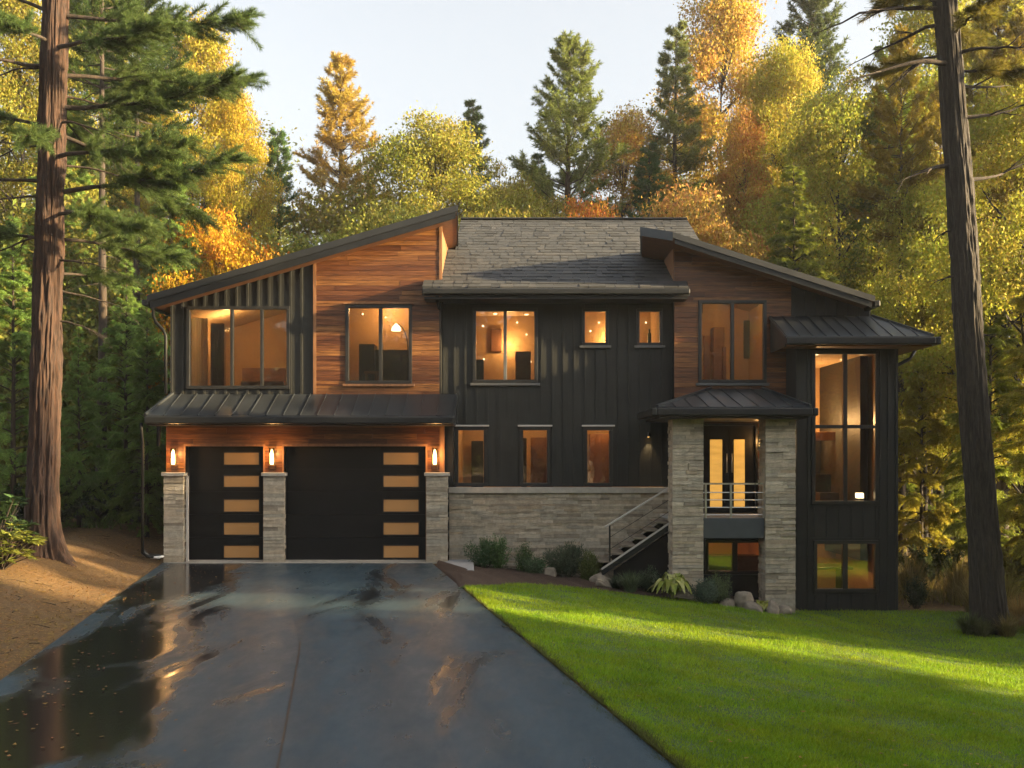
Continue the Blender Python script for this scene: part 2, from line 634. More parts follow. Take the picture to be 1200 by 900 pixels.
mb = MB()
ys = np.linspace(-12, 21.34, 60)
for a, b in zip(ys[:-1], ys[1:]):
    mb.add([(float(xl(a)), a, 0), (float(xr(a)), a, 0), (float(xr(b)), b, 0), (float(xl(b)), b, 0),
            (float(xl(a)) - .05, a, -.12), (float(xr(a)) + .05, a, -.12), (float(xr(b)) + .05, b, -.12), (float(xl(b)) - .05, b, -.12)],
           [(0, 1, 2, 3), (1, 5, 6, 2), (0, 3, 7, 4)])
tag(part('driveway', mb, M['asphalt']), 'wet black asphalt driveway', kind='structure')
mb = MB()
pts = [(X(352, 12.0), 12.0), (X(349, 10.9), 10.9), (X(343, 9.6), 9.6), (X(336, 8.4), 8.4), (X(325, 7.1), 7.1), (-1.1, 4.5)]
for (x0, y0), (x1, y1) in zip(pts[:-1], pts[1:]):
    mb.add([(x0 - .008, y0, .004), (x0 + .008, y0, .004), (x1 + .008, y1, .004), (x1 - .008, y1, .004)], [(0, 1, 2, 3)])
tag(part('driveway_seam', mb, M['black']), 'thin dark seam in the asphalt', kind='structure')

BEDX = [-2.0, -.85, .3, 1.5, 3, 4.5, 5.5, 5.85, 8, 9, 10.5, 14]
BEDY = [15.2, 16.9, 18.8, 19.35, 19.4, 19.4, 20.0, 20.5, 20.55, 20.3, 19.6, 19.0]


def lawn_far(x):
    return np.interp(x, BEDX, BEDY)


tt = np.linspace(0, 1, 90)
lx = np.linspace(-2.2, 16, 120)
P = []
for yv in np.concatenate([np.linspace(-12, 12, 40), np.linspace(12.2, 20.6, 50)]):
    x0 = float(xr(yv)) + .03
    row = []
    for t in np.linspace(0, 1, 80):
        x = x0 + (15 - x0) * t ** 1.3
        y = min(yv, float(lawn_far(x)))
        row.append((x, y, float(gh(x, y)) + .012 + .02 * min(1, t * 30)))
    P.append(row)
o = mobj('lawn', mesh_grid('lawn', np.array(P)), M['lawn'])
tag(o, 'mown green lawn sloping away from the driveway', kind='structure')

# grass blades
rg = np.random.default_rng(3)


def blades(n, xs, ys, hs, lean, w, seed):
    r = np.random.default_rng(seed)
    z = gh(xs, ys) + .012
    a = r.uniform(0, 2 * np.pi, n)
    h = hs * r.uniform(.6, 1.25, n)
    lx_ = r.normal(0, lean, n) * h
    ly_ = r.normal(0, lean, n) * h
    V = np.zeros((n, 3, 3))
    V[:, 0] = np.stack([xs - np.cos(a) * w / 2, ys - np.sin(a) * w / 2, z], -1)
    V[:, 1] = np.stack([xs + np.cos(a) * w / 2, ys + np.sin(a) * w / 2, z], -1)
    V[:, 2] = np.stack([xs + lx_, ys + ly_, z + h], -1)
    return V.reshape(-1, 3)


n = 1000000
yy = 1 / rg.uniform(1 / 21.0, 1 / 5.5, n)
xx = rg.uniform(-1.6, 12, n)
d = xx - xr(yy)
ok = (d > .03) & (yy < lawn_far(xx) - .02) & (xx < .72 * yy + 2.2)
xx, yy = xx[ok], yy[ok]
o = mobj('lawn_grass', mesh_np('lawn_grass', blades(len(xx), xx, yy, .042 * (.8 + .03 * yy) * (1 + .3 * np.sin(xx * 3.1 + 2 * np.sin(yy * 2.3)) * np.sin(yy * 3.7 + xx)), .5, .007 + .0006 * yy.mean(), 5), 3), M['grass'])
o.color = (.195, .305, .013, 1)
tag(o, 'short lush green grass of the front lawn', 'grass', kind='stuff')
n = 14000
yy = 1 / rg.uniform(1 / 16.8, 1 / 4.5, n)
xx = xr(yy) + np.abs(rg.normal(0, .05, n)) - .02 - .05 * np.clip(np.sin(yy * 5.3) + np.sin(yy * 2.1 + 1) + .6 * np.sin(yy * 13), 0, 2)
o = mobj('edge_grass', mesh_np('edge_grass', blades(n, xx, yy, .05, .6, .009, 6), 3), M['grass'])
o.color = (.10, .11, .03, 1)
tag(o, 'ragged dry grass along the driveway edge', 'grass', kind='stuff')

n = 16000
yy = rg.uniform(20.9, 30, n)
xx = 7.95 + np.abs(rg.normal(0, 4.5, n))
yy = yy + .12 * (xx - 8)
keep = (np.sin(xx * 2.1 + np.sin(yy * 1.7)) + np.sin(yy * 1.9 + xx) + rg.normal(0, .7, n)) > -.4
xx, yy = xx[keep], yy[keep]
o = mobj('dry_undergrowth', mesh_np('dry_undergrowth', blades(len(xx), xx, yy, .5 * (.7 + .5 * np.sin(xx * 1.3 + yy)), .38, .02, 16), 3), M['undergrowth'])
o.color = (.24, .19, .055, 1)
tag(o, 'straw-coloured grass and weeds under the trees right of the tower', 'undergrowth', kind='stuff')
n = 9000
yy = rg.uniform(24.5, 32, n)
xx = -rg.uniform(7.6, 18, n)
keep = (np.sin(xx * 1.7 + np.sin(yy * 1.3)) + np.sin(yy * 1.5 + xx) + rg.normal(0, .7, n) + (yy - 26) * .25) > .2
xx, yy = xx[keep], yy[keep]
o = mobj('fern_undergrowth', mesh_np('fern_undergrowth', blades(len(xx), xx, yy, .38 * (.7 + .4 * np.sin(xx * 1.3 + yy)), .7, .03, 17), 3), M['undergrowth'])
o.color = (.10, .16, .035, 1)
tag(o, 'low green weeds and ferns under the trees left of the garage', 'undergrowth', kind='stuff')

# mulch bed between the lawn and the house
P = []
for x in np.linspace(-1.50, 5.75, 60):
    y0, y1 = float(lawn_far(x)) - .05, 21.9
    y0 = max(y0, 20.5 + (x + 1.54) / -.2 if x < -1.0 else y0)
    P.append([(x, y, float(gh(x, y)) + .015 + .07 * math.sin(math.pi * min(1, (y - y0) / (y1 - y0))) + .02 * math.sin(9 * x + 5 * y)) for y in np.linspace(y0, y1, 24)])
tag(mobj('planting_bed', mesh_grid('planting_bed', np.array(P)), M['mulch']), 'dark bark mulch bed at the foot of the stone wall', kind='structure')


def scatter_flat(name, n, fx, fy, lift, ln, wd, seed):
    r = np.random.default_rng(seed)
    a = r.uniform(0, 2 * np.pi, n)
    l = ln * r.uniform(.5, 1.3, n)
    w = wd * r.uniform(.6, 1.2, n)
    z = gh(fx, fy) + lift
    tx, ty = np.cos(a), np.sin(a)
    V = np.zeros((n, 4, 3))
    tilt = r.normal(0, .25, (n, 2))
    for k, (s, t) in enumerate(((-.5, 0), (0, -.5), (.5, 0), (0, .5))):
        V[:, k, 0] = fx + tx * l * s - ty * w * t
        V[:, k, 1] = fy + ty * l * s + tx * w * t
        V[:, k, 2] = z + np.abs(tilt[:, 0] * l * s + tilt[:, 1] * w * t)
    return mesh_np(name, V.reshape(-1, 3), 4)


n = 90000
fy = 1 / rg.uniform(1 / 30.0, 1 / 8.0, n)
fx = rg.uniform(-18, -4, n)
ok = fx < xl(fy) - .02
fx, fy = fx[ok], fy[ok]
o = mobj('needle_litter', scatter_flat('needle_litter', len(fx), fx, fy, .008, .09, .012, 4), M['litter'])
o.color = (.24, .13, .036, 1)
tag(o, 'rust brown pine needles strewn on the earth', 'pine needles', kind='stuff')
n = 3400
fy = 1 / rg.uniform(1 / 28.0, 1 / 8.0, n)
fx = xl(fy) - np.abs(rg.normal(0, 3.5, n)) - .04
o = mobj('leaf_litter', scatter_flat('leaf_litter', len(fx), fx, fy, .012, .055, .036, 14), M['litter'])
o.color = (.26, .15, .035, 1)
tag(o, 'curled yellow-brown leaves lying on the needle-covered earth', 'leaves', kind='stuff')
n = 260
fy = rg.uniform(7, 21, n)
fx = xl(fy) + np.abs(rg.normal(0, 1.0, n)) + .05
ok = fx < xr(fy) - .1
fx, fy = fx[ok], fy[ok]
n = 420
ly = 1 / rg.uniform(1 / 19.0, 1 / 7.0, n)
lx_ = rg.uniform(-1, 10, n)
ok = (lx_ > xr(ly) + .2) & (ly < lawn_far(lx_)) & (lx_ < .6 * ly)
fx, fy = np.concatenate([fx, lx_[ok]]), np.concatenate([fy, ly[ok]])
me = scatter_flat('fallen_leaves', len(fx), fx, fy, .0, .045, .03, 9)
o = mobj('fallen_leaves', me, M['litter'])
o.location.z = .056
o.color = (.24, .13, .035, 1)
tag(o, 'small yellow-brown fallen leaves on the wet asphalt and the lawn', 'leaves', kind='stuff')

rt_ = np.random.default_rng(44)
mb = MB()
for k in range(170):
    y = 1 / rt_.uniform(1 / 27, 1 / 8.5)
    x = float(xl(y)) - abs(rt_.normal(0, 3.2)) - .1
    a_, l_ = rt_.uniform(0, 6.28), rt_.uniform(.06, .32)
    w_ = rt_.uniform(.003, .007)
    x2, y2 = x + l_ * math.cos(a_), y + l_ * math.sin(a_)
    if x2 > float(xl(y2)) - .03:
        continue
    xm, ym = (x + x2) / 2 + rt_.normal(0, .03), (y + y2) / 2 + rt_.normal(0, .03)
    mb.tube([(x, y, float(gh(x, y)) + .008), (xm, ym, float(gh(xm, ym)) + .02), (x2, y2, float(gh(x2, y2)) + .012)], [w_, w_ * .8, w_ * .4], 5)
o = part('fallen_twigs', mb, M['barkdark'])
tag(o, 'fallen twigs and sticks on the needle-covered earth', 'twigs', kind='stuff')

# ------------------------------------------------------------------ house
YL, YM, YR, YT, YG = 21.5, 21.7, 21.4, 20.6, 21.2
house = thing('modern_house', (0, 22, 0), 'two-storey dark charcoal house with cedar and ledgestone above the wet driveway', 'house')


def rect_minus(r, holes):
    rects = [r]
    for h in holes:
        nxt = []
        for a in rects:
            x0, x1, z0, z1 = a
            hx0, hx1, hz0, hz1 = max(x0, h[0]), min(x1, h[1]), max(z0, h[2]), min(z1, h[3])
            if hx0 >= hx1 - 1e-6 or hz0 >= hz1 - 1e-6:
                nxt.append(a)
                continue
            if z0 < hz0:
                nxt.append((x0, x1, z0, hz0))
            if hz1 < z1:
                nxt.append((x0, x1, hz1, z1))
            if x0 < hx0:
                nxt.append((x0, hx0, hz0, hz1))
            if hx1 < x1:
                nxt.append((hx1, x1, hz0, hz1))
        rects = nxt
    return rects


def clip_top(poly, line):
    if line is None:
        return poly
    xa, za, xb, zb = line
    g = lambda p: za + (zb - za) * (p[0] - xa) / (xb - xa) - p[1]
    res = []
    for i, p in enumerate(poly):
        q = poly[(i + 1) % len(poly)]
        gp, gq = g(p), g(q)
        if gp >= 0:
            res.append(p)
        if gp * gq < 0:
            t = gp / (gp - gq)
            res.append((p[0] + (q[0] - p[0]) * t, p[1] + (q[1] - p[1]) * t))
    return res


def rpoly(r):
    return [(r[0], r[2]), (r[1], r[2]), (r[1], r[3]), (r[0], r[3])]


def area(p):
    return abs(sum(p[i][0] * p[(i + 1) % len(p)][1] - p[(i + 1) % len(p)][0] * p[i][1] for i in range(len(p)))) / 2


def wall(rect, holes, y0, y1, line=None, name='wall', mat='siding', parent=None):
    mb = MB()
    for r in rect_minus(rect, holes):
        p = clip_top(rpoly(r), line)
        if len(p) > 2 and area(p) > 1e-4:
            mb.prism(p, y0, y1)
    return part(name, mb, M[mat], parent or house)


def battens(rect, holes, Y, line=None, pitch=.23, w=.046, t=.021, name='batten_siding'):
    mb = MB()
    n = max(1, round((rect[1] - rect[0]) / pitch))
    for i in range(n + 1):
        x = rect[0] + w / 2 + (rect[1] - rect[0] - w) * i / n
        for r in rect_minus((x - w / 2, x + w / 2, rect[2], rect[3]), holes):
            p = clip_top(rpoly(r), line)
            if len(p) > 2 and area(p) > 1e-4:
                mb.prism(p, Y - t, Y - .0005)
    return part(name, mb, M['siding'], house)


def planks(rect, holes, Y, line=None, rowh=.105, t=.022, name='cedar_siding', parent=None):
    mb = MB()
    r_ = random.Random(int(rect[0] * 100) + 5)
    z = rect[2]
    g = .003
    while z < rect[3] - .01:
        z1 = min(z + rowh, rect[3])
        x = rect[0]
        first = True
        while x < rect[1] - .01:
            x1 = x + r_.uniform(.9, 2.6)
            if first:
                x1 = x + r_.uniform(.3, 2.0)
                first = False
            if rect[1] - x1 < .35:
                x1 = rect[1]
            for r in rect_minus((x + g * .5, x1 - g * .5, z + g, z1 - g), holes):
                p = clip_top(rpoly(r), line)
                if len(p) > 2 and area(p) > 1e-4:
                    dt = r_.uniform(-.003, .003)
                    mb.prism(p, Y - t - dt, Y - .001)
            x = x1
        z = z1
    return part(name, mb, M['wood'], parent or house)


def ring(mb, x0, x1, z0, z1, w, y0, y1):
    mb.box(x0, x1, y0, y1, z1 - w, z1)
    mb.box(x0, x1, y0, y1, z0, z0 + w)
    mb.box(x0, x0 + w, y0, y1, z0 + w, z1 - w)
    mb.box(x1 - w, x1, y0, y1, z0 + w, z1 - w)


def window(h, Y, mull=(), trans=(), w=.07, sill=None, head=None, mullw=.07, mmat=None):
    x0, x1, z0, z1 = h
    mb = MB()
    ring(mb, x0, x1, z0, z1, w, Y - .045, Y + .07)
    f = part('window', mb, M['frame'], house, bevel=.006)
    mb = MB()
    for m in mull:
        cuts = [z0 + w] + [t for t in trans] + [z1 - w]
        mb.box(m - mullw / 2, m + mullw / 2, Y - .04, Y + .065, z0 + w, z1 - w)
    for t in trans:
        xs = [x0 + w] + [v for m in mull for v in (m - mullw / 2, m + mullw / 2)] + [x1 - w]
        for a, b in zip(xs[::2], xs[1::2]):
            mb.box(a, b, Y - .038, Y + .06, t - .035, t + .035)
    if mb.v:
        part('mullion', mb, M[mmat or 'frame'], f, bevel=.005)
    mb = MB()
    mb.box(x0 + w - .01, x1 - w + .01, Y + .012, Y + .020, z0 + w - .01, z1 - w + .01)
    part('pane', mb, M['glass'], f)
    if sill:
        mb = MB()
        mb.box(x0 - .05, x1 + .05, Y - .075, Y - .0, z0 - .055, z0 - .002)
        part('sill', mb, M[sill], f, bevel=.006)
    if head:
        mb = MB()
        mb.box(x0 - .04, x1 + .04, Y - .075, Y - .0, z1 + .002, z1 + .035)
        part('head_trim', mb, M[head], f, bevel=.005)
    return f


def pxr(px0, px1, py0, py1, Y):
    return (X(px0, Y), X(px1, Y), Z(py1, Y), Z(py0, Y))


# window openings (left, right, bottom, top)
W1 = pxr(219, 340, 359, 456, YL)
W2 = pxr(405, 483, 357, 450, YL)
W3 = pxr(554, 630, 361, 449, YM)
W4 = pxr(682, 713, 362, 405, YM)
W5 = pxr(746, 776, 362, 405, YM)
W6 = pxr(533, 571, 500, 570, YM)
W7 = pxr(609, 645, 500, 570, YM)
W8 = pxr(684, 718, 500, 570, YM)
W9 = pxr(818, 898, 352, 449, YR)
WT = pxr(951, 1029, 411, 591, YT)
WTL = pxr(953, 1029, 633, 694, YT)
YP = 21.1
WP = pxr(826, 898, 632, 673, YP)

# left gable
LX0, LX1 = X(200, YL), X(517, YL)
SPL = X(369, YL)                        # where the dark cladding meets the cedar
KL = (7.31 - 5.46) / (-1.10 + 7.44)     # pitch of the left shed roof


def zl(x):
    return 5.46 + KL * (x + 7.44)


RT = .20                                # roof thickness
lineL = (LX0, zl(LX0) - RT + .02, LX1, zl(LX1) - RT + .02)
wall((LX0, LX1, 3.3, 8), [W1, W2], YL, YL + .16, lineL, 'upper_wall')
battens((LX0, SPL - .03, 3.44, 8), [W1], YL, lineL)
planks((SPL + .03, LX1 - .04, 3.46, 8), [W2], YL, lineL)
mb = MB()
mb.prism(clip_top(rpoly((SPL - .03, SPL + .028, 3.44, 8)), lineL), YL - .035, YL - .0005)
part('corner_trim', mb, M['woodtrim'], house)
mb = MB()
mb.prism(clip_top(rpoly((LX1 - .04, LX1 + .02, 5.5, 8)), lineL), YL - .035, YL + .03)
part('corner_trim', mb, M['woodtrim'], house)
mb = MB()
mb.prism([(YL + .16, 0), (29, 0), (29, 5.25), (YL + .16, 5.25)], LX0, LX0 + .16, 'x')
part('side_wall', mb, M['siding'], house)
mb = MB()
mb.prism([(YL + .17, 5.5), (25.5, 7.6), (25.5, zl(LX1) - RT), (YL + .17, zl(LX1) - RT)], LX1 - .15, LX1, 'x')
part('gable_side', mb, M['woodtrim'], house)
window(W1, YL, [X(272, YL), X(307, YL)], mullw=.06)
window(W2, YL, [X(446, YL)], sill='woodtrim', head='woodtrim')

# left shed roof
ry0, ry1 = 20.9, 29.6
A = (-7.44, ry0, zl(-7.44))
B = (-1.10, ry0, zl(-1.10))
Cc = (-1.27, 24.3, zl(-1.27))
D = (-1.27, ry1, zl(-1.27))
E = (-7.44, ry1, zl(-7.44))
mb = MB()
mb.slab([A, B, Cc, D, E], .06)
roofL = part('shed_roof', mb, M['roofmetal'], house)
mb = MB()
mb.slab([(p[0], p[1], p[2] - .062) for p in [(-7.40, ry0 + .03, zl(-7.40)), (-1.13, ry0 + .03, zl(-1.13)), (-1.30, 24.3, zl(-1.30)), (-1.30, ry1 - .05, zl(-1.30)), (-7.40, ry1 - .05, zl(-7.40))]], RT - .07)
part('soffit', mb, M['soffit'], roofL)


def rake(a, b, y, h, t=.03):
    mb = MB()
    mb.add([(a[0], y, a[2] + .012), (b[0], y, b[2] + .012), (b[0], y, b[2] - h), (a[0], y, a[2] - h),
            (a[0], y + t, a[2] + .012), (b[0], y + t, b[2] + .012), (b[0], y + t, b[2] - h), (a[0], y + t, a[2] - h)],
           [(3, 2, 1, 0), (4, 5, 6, 7), (0, 1, 5, 4), (1, 2, 6, 5), (2, 3, 7, 6), (3, 0, 4, 7)])
    return mb


part('rake_board', rake(A, B, ry0 - .032, .12), M['fascia'], roofL)
part('rake_board', rake((A[0] + .05, 0, A[2] - .12), (B[0] - .05, 0, B[2] - .12), ry0 - .004, .14), M['black'], roofL)
mb = MB()
mb.add([(B[0], ry0, B[2]), (Cc[0], 24.3, Cc[2]), (Cc[0], 24.3, Cc[2] - .20), (B[0], ry0, B[2] - .20), (B[0] - .03, ry0, B[2]), (Cc[0] - .03, 24.3, Cc[2]), (Cc[0] - .03, 24.3, Cc[2] - .20), (B[0] - .03, ry0, B[2] - .20)],
       [(0, 1, 2, 3), (7, 6, 5, 4), (0, 4, 5, 1), (1, 5, 6, 2), (2, 6, 7, 3), (3, 7, 4, 0)])
part('ridge_fascia', mb, M['fascia'], roofL)
mb = MB()
mb.box(-7.56, -7.42, ry0 - .01, ry1, 5.27, 5.39)
part('gutter', mb, M['black'], roofL, bevel=.02)
mb = MB()
dy = 21.35
mb.tube([(-7.48, dy, 5.28), (-7.48, dy, 5.12), (-7.42, dy, 4.98), (-7.27, dy, 4.82), (-7.22, dy, 4.7), (-7.22, dy, 3.5)], .035, 8)
part('downspout', mb, M['door'], roofL, smooth=True)

# middle walls
MX0, MX1 = LX1, X(790, YM)
wall((MX0, MX1 + .1, 1.55, 5.9), [W3, W4, W5, W6, W7, W8], YM, YM + .16, None, 'upper_wall')
battens((MX0 + .02, MX1 - .0, 1.57, 5.75), [W3, W4, W5, W6, W7, W8], YM, None, .235)
window(W3, YM, [X(592, YM)], sill='greyframe', mmat='greyframe')
for w_ in (W4, W5):
    window(w_, YM, sill='greyframe', w=.06)
for w_ in (W6, W7, W8):
    window(w_, YM, head='lightpaint', w=.075)

# right gable
RX0, RX1 = X(790, YR), X(1020, YR)
SPR = X(928, YR)
KR = .316


def zr(x):
    return 6.73 - KR * (x - 3.26)


RT2 = .17
lineR = (RX0, zr(RX0) - RT2 + .02, RX1, zr(RX1) - RT2 + .02)
DOOR = (X(822, YR), X(888, YR), .98, Z(496, YR))
wall((RX0, RX1, .9, 8), [W9, DOOR, (X(936, YT), RX1 + .1, .5, 4.42)], YR, YR + .16, lineR, 'upper_wall')
planks((RX0 + .0, SPR - .02, 1.0, 8), [W9, DOOR], YR, lineR)
battens((SPR + .04, RX1, 4.3, 8), [], YR, lineR)
mb = MB()
mb.prism(clip_top(rpoly((SPR - .02, SPR + .04, 3.0, 8)), lineR), YR - .035, YR - .0005)
part('corner_trim', mb, M['siding'], house)
mb = MB()
mb.prism([(YR, 5.7), (24.4, 7.2), (24.4, zr(RX0) - RT2), (YR, zr(RX0) - RT2)], RX0 - .025, RX0 - .001, 'x')
part('gable_side', mb, M['woodtrim'], house)
mb = MB()
mb.prism([(YR + .16, 0), (29, 0), (29, zr(RX1) - RT2), (YR + .16, zr(RX1) - RT2)], RX1 - .16, RX1, 'x')
part('side_wall', mb, M['siding'], house)
window(W9, YR, [X(858, YR)], sill='greyframe')

qx = 3.26
F = [(3.26, 20.8, zr(3.26)), (8.17 - .6, 20.8, zr(7.57)), (7.57, 29.4, zr(7.57)), (3.0, 29.4, zr(3.0)), (2.96, 23.6, zr(2.96)), (2.65, 21.2, zr(2.65))]
EX = X(1025, 20.8)
F[1] = (EX, 20.8, zr(EX))
F[2] = (EX, 29.4, zr(EX))
mb = MB()
mb.slab(F, .06)
roofR = part('shed_roof', mb, M['roofmetal'], house)
mb = MB()
G = [(3.24, 20.84, 0), (EX - .03, 20.84, 0), (EX - .03, 29.35, 0), (3.03, 29.35, 0), (2.99, 23.6, 0), (2.70, 21.22, 0)]
mb.slab([(p[0], p[1], zr(p[0]) - .062) for p in G], RT2 - .07)
part('soffit', mb, M['soffit'], roofR)
part('rake_board', rake(F[0], F[1], 20.768, .11), M['fascia'], roofR)
part('rake_board', rake((F[0][0] + .05, 0, F[0][2] - .11), (F[1][0] - .05, 0, F[1][2] - .11), 20.796, .11), M['black'], roofR)
mb = MB()
a, b = F[5], F[0]
mb.add([(a[0], a[1] - .03, a[2] + .012), (b[0], b[1] - .03, b[2] + .012), (b[0], b[1] - .03, b[2] - .17), (a[0], a[1] - .03, a[2] - .17),
        (a[0] + .02, a[1], a[2] + .012), (b[0], b[1], b[2] + .012), (b[0], b[1], b[2] - .17), (a[0] + .02, a[1], a[2] - .17)],
       [(3, 2, 1, 0), (4, 5, 6, 7), (0, 1, 5, 4), (1, 2, 6, 5), (2, 3, 7, 6), (3, 0, 4, 7)])
part('rake_return', mb, M['roofmetal'], roofR)
mb = MB()
mb.box(EX - .01, EX + .12, 20.8, 29.4, zr(EX) - .2, zr(EX) - .07)
part('gutter', mb, M['black'], roofR, bevel=.02)

# main shingled roof
EY, EZ, RY, RZ = 21.0, 5.65, 26.0, 8.2
KS = (RZ - EZ) / (RY - EY)


def main_x(y):
    if y < 21.42:
        return -1.84, 3.64
    if y < 23.55:
        return -1.48, 3.42
    return -1.30, 4.44


mb = MB()
for y0, y1 in ((EY, 21.38), (21.42, 23.5), (23.6, RY)):
    a, b = main_x((y0 + y1) / 2)
    z0, z1 = EZ + KS * (y0 - EY) - .015, EZ + KS * (y1 - EY) - .015
    mb.slab([(a, y0, z0), (b, y0, z0), (b, y1, z1), (a, y1, z1)], .16)
mb.slab([(-1.30, RY + .01, RZ), (4.44, RY + .01, RZ), (4.44, 31, EZ), (-1.30, 31, EZ)], .16)
roofM = part('main_roof', mb, M['fascia'], house)
mb = MB()
nrow = 24
rr = random.Random(3)
ln = math.hypot(RY - EY, RZ - EZ)
for i in range(nrow):
    y0 = EY + (RY - EY) * i / nrow
    y1 = EY + (RY - EY) * (i + 1.15) / nrow
    y1 = min(y1, RY)
    a, b = main_x(y0 + .12)
    x = a - rr.uniform(0, .3)
    while x < b:
        w = rr.choice((.14, .18, .2, .26, .32)) * rr.uniform(.85, 1.15)
        xa, xb = max(a, x), min(b, x + w - .008)
        if xb - xa > .02:
            t = rr.choice((.014, .017, .028, .032)) * rr.uniform(.9, 1.1)
            yy0 = y0 - rr.uniform(0, .018)
            zz = lambda y: EZ + KS * (y - EY)
            mb.add([(xa, yy0, zz(yy0) + t), (xb, yy0, zz(yy0) + t), (xb, y1, zz(y1) + .004), (xa, y1, zz(y1) + .004),
                    (xa, yy0, zz(yy0) - .012), (xb, yy0, zz(yy0) - .012)],
                   [(0, 1, 2, 3), (4, 5, 1, 0), (4, 0, 3), (5, 2, 1)])
        x += w
part('shingles', mb, M['shingle'], roofM)
mb = MB()
mb.box(-1.30, 4.44, RY - .09, RY + .09, RZ + .005, RZ + .05)
part('ridge_cap', mb, M['fascia'], roofM, bevel=.02)
mb = MB()
mb.box(-1.84, 3.64, EY - .11, EY - .02, EZ - .15, EZ - .03)
part('gutter', mb, M['black'], roofM, bevel=.025)
mb = MB()
mb.box(-1.80, 3.60, EY - .0, YL - .04, EZ - .23, EZ - .19)
mb.box(-1.45, 3.36, YL - .03, YM - .03, EZ - .23, EZ - .19)
part('soffit', mb, M['black'], roofM)
mb = MB()
for x in (4.40,):
    mb.prism([(23.6, 5.5), (31, 5.5), (RY, RZ - .2), (23.6, EZ + KS * 2.6 - .2)], x - .1, x, 'x')
part('gable_side', mb, M['siding'], house)
mb = MB()
dx = X(514, 21.55)
mb.tube([(dx, 21.1, 5.5), (dx, 21.2, 5.4), (dx + .02, 21.6, 5.25), (dx + .02, 21.64, 5.1), (dx + .02, 21.64, 3.55)], .032, 8)
part('downspout', mb, M['door'], roofM, smooth=True)
# back wall closes the house
mb = MB()
mb.box(LX0 + .17, RX1 - .17, 28.8, 28.98, -.9, 5.3)
part('back_wall', mb, M['siding'], house)


# metal roofs
def metal_roof(name, tl, tr, br, bl, nseam, t=.05, hip_l=False, hip_r=False):
    mb = MB()
    mb.slab([bl, br, tr, tl], t)
    o = part(name, mb, M['roofmetal'], house)
    mb = MB()
    L = lambda p, q, s: Vector(p).lerp(Vector(q), s)
    # seams run straight down the fall of the roof; where the top edge is shorter they die on the hip
    x0, x1 = bl[0], br[0]
    for i in range(nseam + 1):
        x = x0 + .03 + (x1 - x0 - .06) * i / nseam
        lo = L(bl, br, (x - x0) / (x1 - x0))
        if x < tl[0]:
            s = (x - bl[0]) / (tl[0] - bl[0])
            hi = L(bl, tl, s)
        elif x > tr[0]:
            s = (br[0] - x) / (br[0] - tr[0])
            hi = L(br, tr, s)
        else:
            hi = L(tl, tr, (x - tl[0]) / (tr[0] - tl[0]))
        if (hi - lo).length > .06:
            mb.bar(lo + Vector((0, 0, .008)), hi + Vector((0, 0, .008)), .014, .022)
    part('standing_seam', mb, M['roofmetal'], o)
    return o


# garage canopy roof
PY, PZ = 20.4, 3.0
gl, gr = X(170, PY), X(533, PY)
tz = Z(462, YL - .04)
canopy = metal_roof('canopy_roof', (X(203, YL), YL - .03, tz), (gr, YL - .03, tz), (gr, PY, PZ), (gl, PY, PZ), 18)
mb = MB()
mb.slab([(gl, PY, PZ), (X(203, YL), YL - .03, tz), (X(203, YL) - .0, 23.0, tz), (gl, 23.0, PZ)], .05)
part('hip_panel', mb, M['roofmetal'], canopy)
mb = MB()
mb.bar((gl, PY, PZ + .02), (X(203, YL), YL - .03, tz + .02), .05, .05)
part('hip_cap', mb, M['roofmetal'], canopy)
mb = MB()
mb.box(gl + .02, gr, PY - .13, PY - .005, PZ - .17, PZ - .02)
part('gutter', mb, M['black'], canopy, bevel=.03)
mb = MB()
mb.box(gl + .03, gr - .02, PY + .0, YG - .03, PZ - .19, PZ - .10)
part('soffit', mb, M['black'], canopy)
mb = MB()
mb.prism([(PY, PZ - .1), (YL - .2, PZ - .1), (YL - .2, tz - .1)], gr - .03, gr - .002, 'x')
part('end_panel', mb, M['black'], canopy)
mb = MB()
px_ = X(167, 20.5)
mb.tube([(px_ + .03, PY - .06, PZ - .15), (px_ + .03, PY - .04, PZ - .3), (px_, PY + .1, PZ - .5), (px_, PY + .1, .25)], .03, 8)
part('downspout', mb, M['door'], canopy, smooth=True)
for x in (X(188, 20.9),):
    mb = MB()
    mb.bar((gl + .12, PY + .45, PZ - .2), (X(194, YG) - .02, PY + .45, PZ - .55), .05)
    mb.bar((X(194, YG) - .03, PY + .45, PZ - .2), (X(194, YG) - .03, PY + .45, PZ - .6), .05)
    part('bracket', mb, M['black'], canopy)

# garage front
GX0, GX1 = X(195, YG), X(521, YG)
G1 = (X(218, YG), X(309, YG), 0, Z(523, YG))
G2 = (X(333, YG), X(499, YG), 0, Z(523, YG))
wall((GX0, GX1, 0, 3.05), [G1, G2], YG, YG + .3, None, 'garage_wall', 'black')
planks((GX0, GX1, 1.7, 2.9), [G1, G2], YG, None, .12)
mb = MB()
for g in (G1, G2):
    mb.box(g[0] - .035, g[1] + .035, YG - .04, YG - .026, g[3] + .001, g[3] + .05)
    mb.box(g[0] - .035, g[0], YG - .04, YG - .026, 0.02, g[3])
    mb.box(g[1], g[1] + .035, YG - .04, YG - .026, 0.02, g[3])
part('door_trim', mb, M['woodtrim'], house)
mb = MB()
mb.box(GX1 - .1, GX1 + .0, YG - .05, YG - .027, 1.82, 2.85)
part('corner_trim', mb, M['woodtrim'], house)
mb = MB()
mb.box(GX1 + .0, MX0 + .27, YG + .02, YM - .03, 1.6, 2.95)
part('corner_post', mb, M['black'], house)
mb = MB()
mb.prism([(YG + .3, 0), (28.7, 0), (28.7, 3.3), (YG + .3, 3.3)], GX0, GX0 + .15, 'x')
part('side_wall', mb, M['siding'], house)
mb = MB()
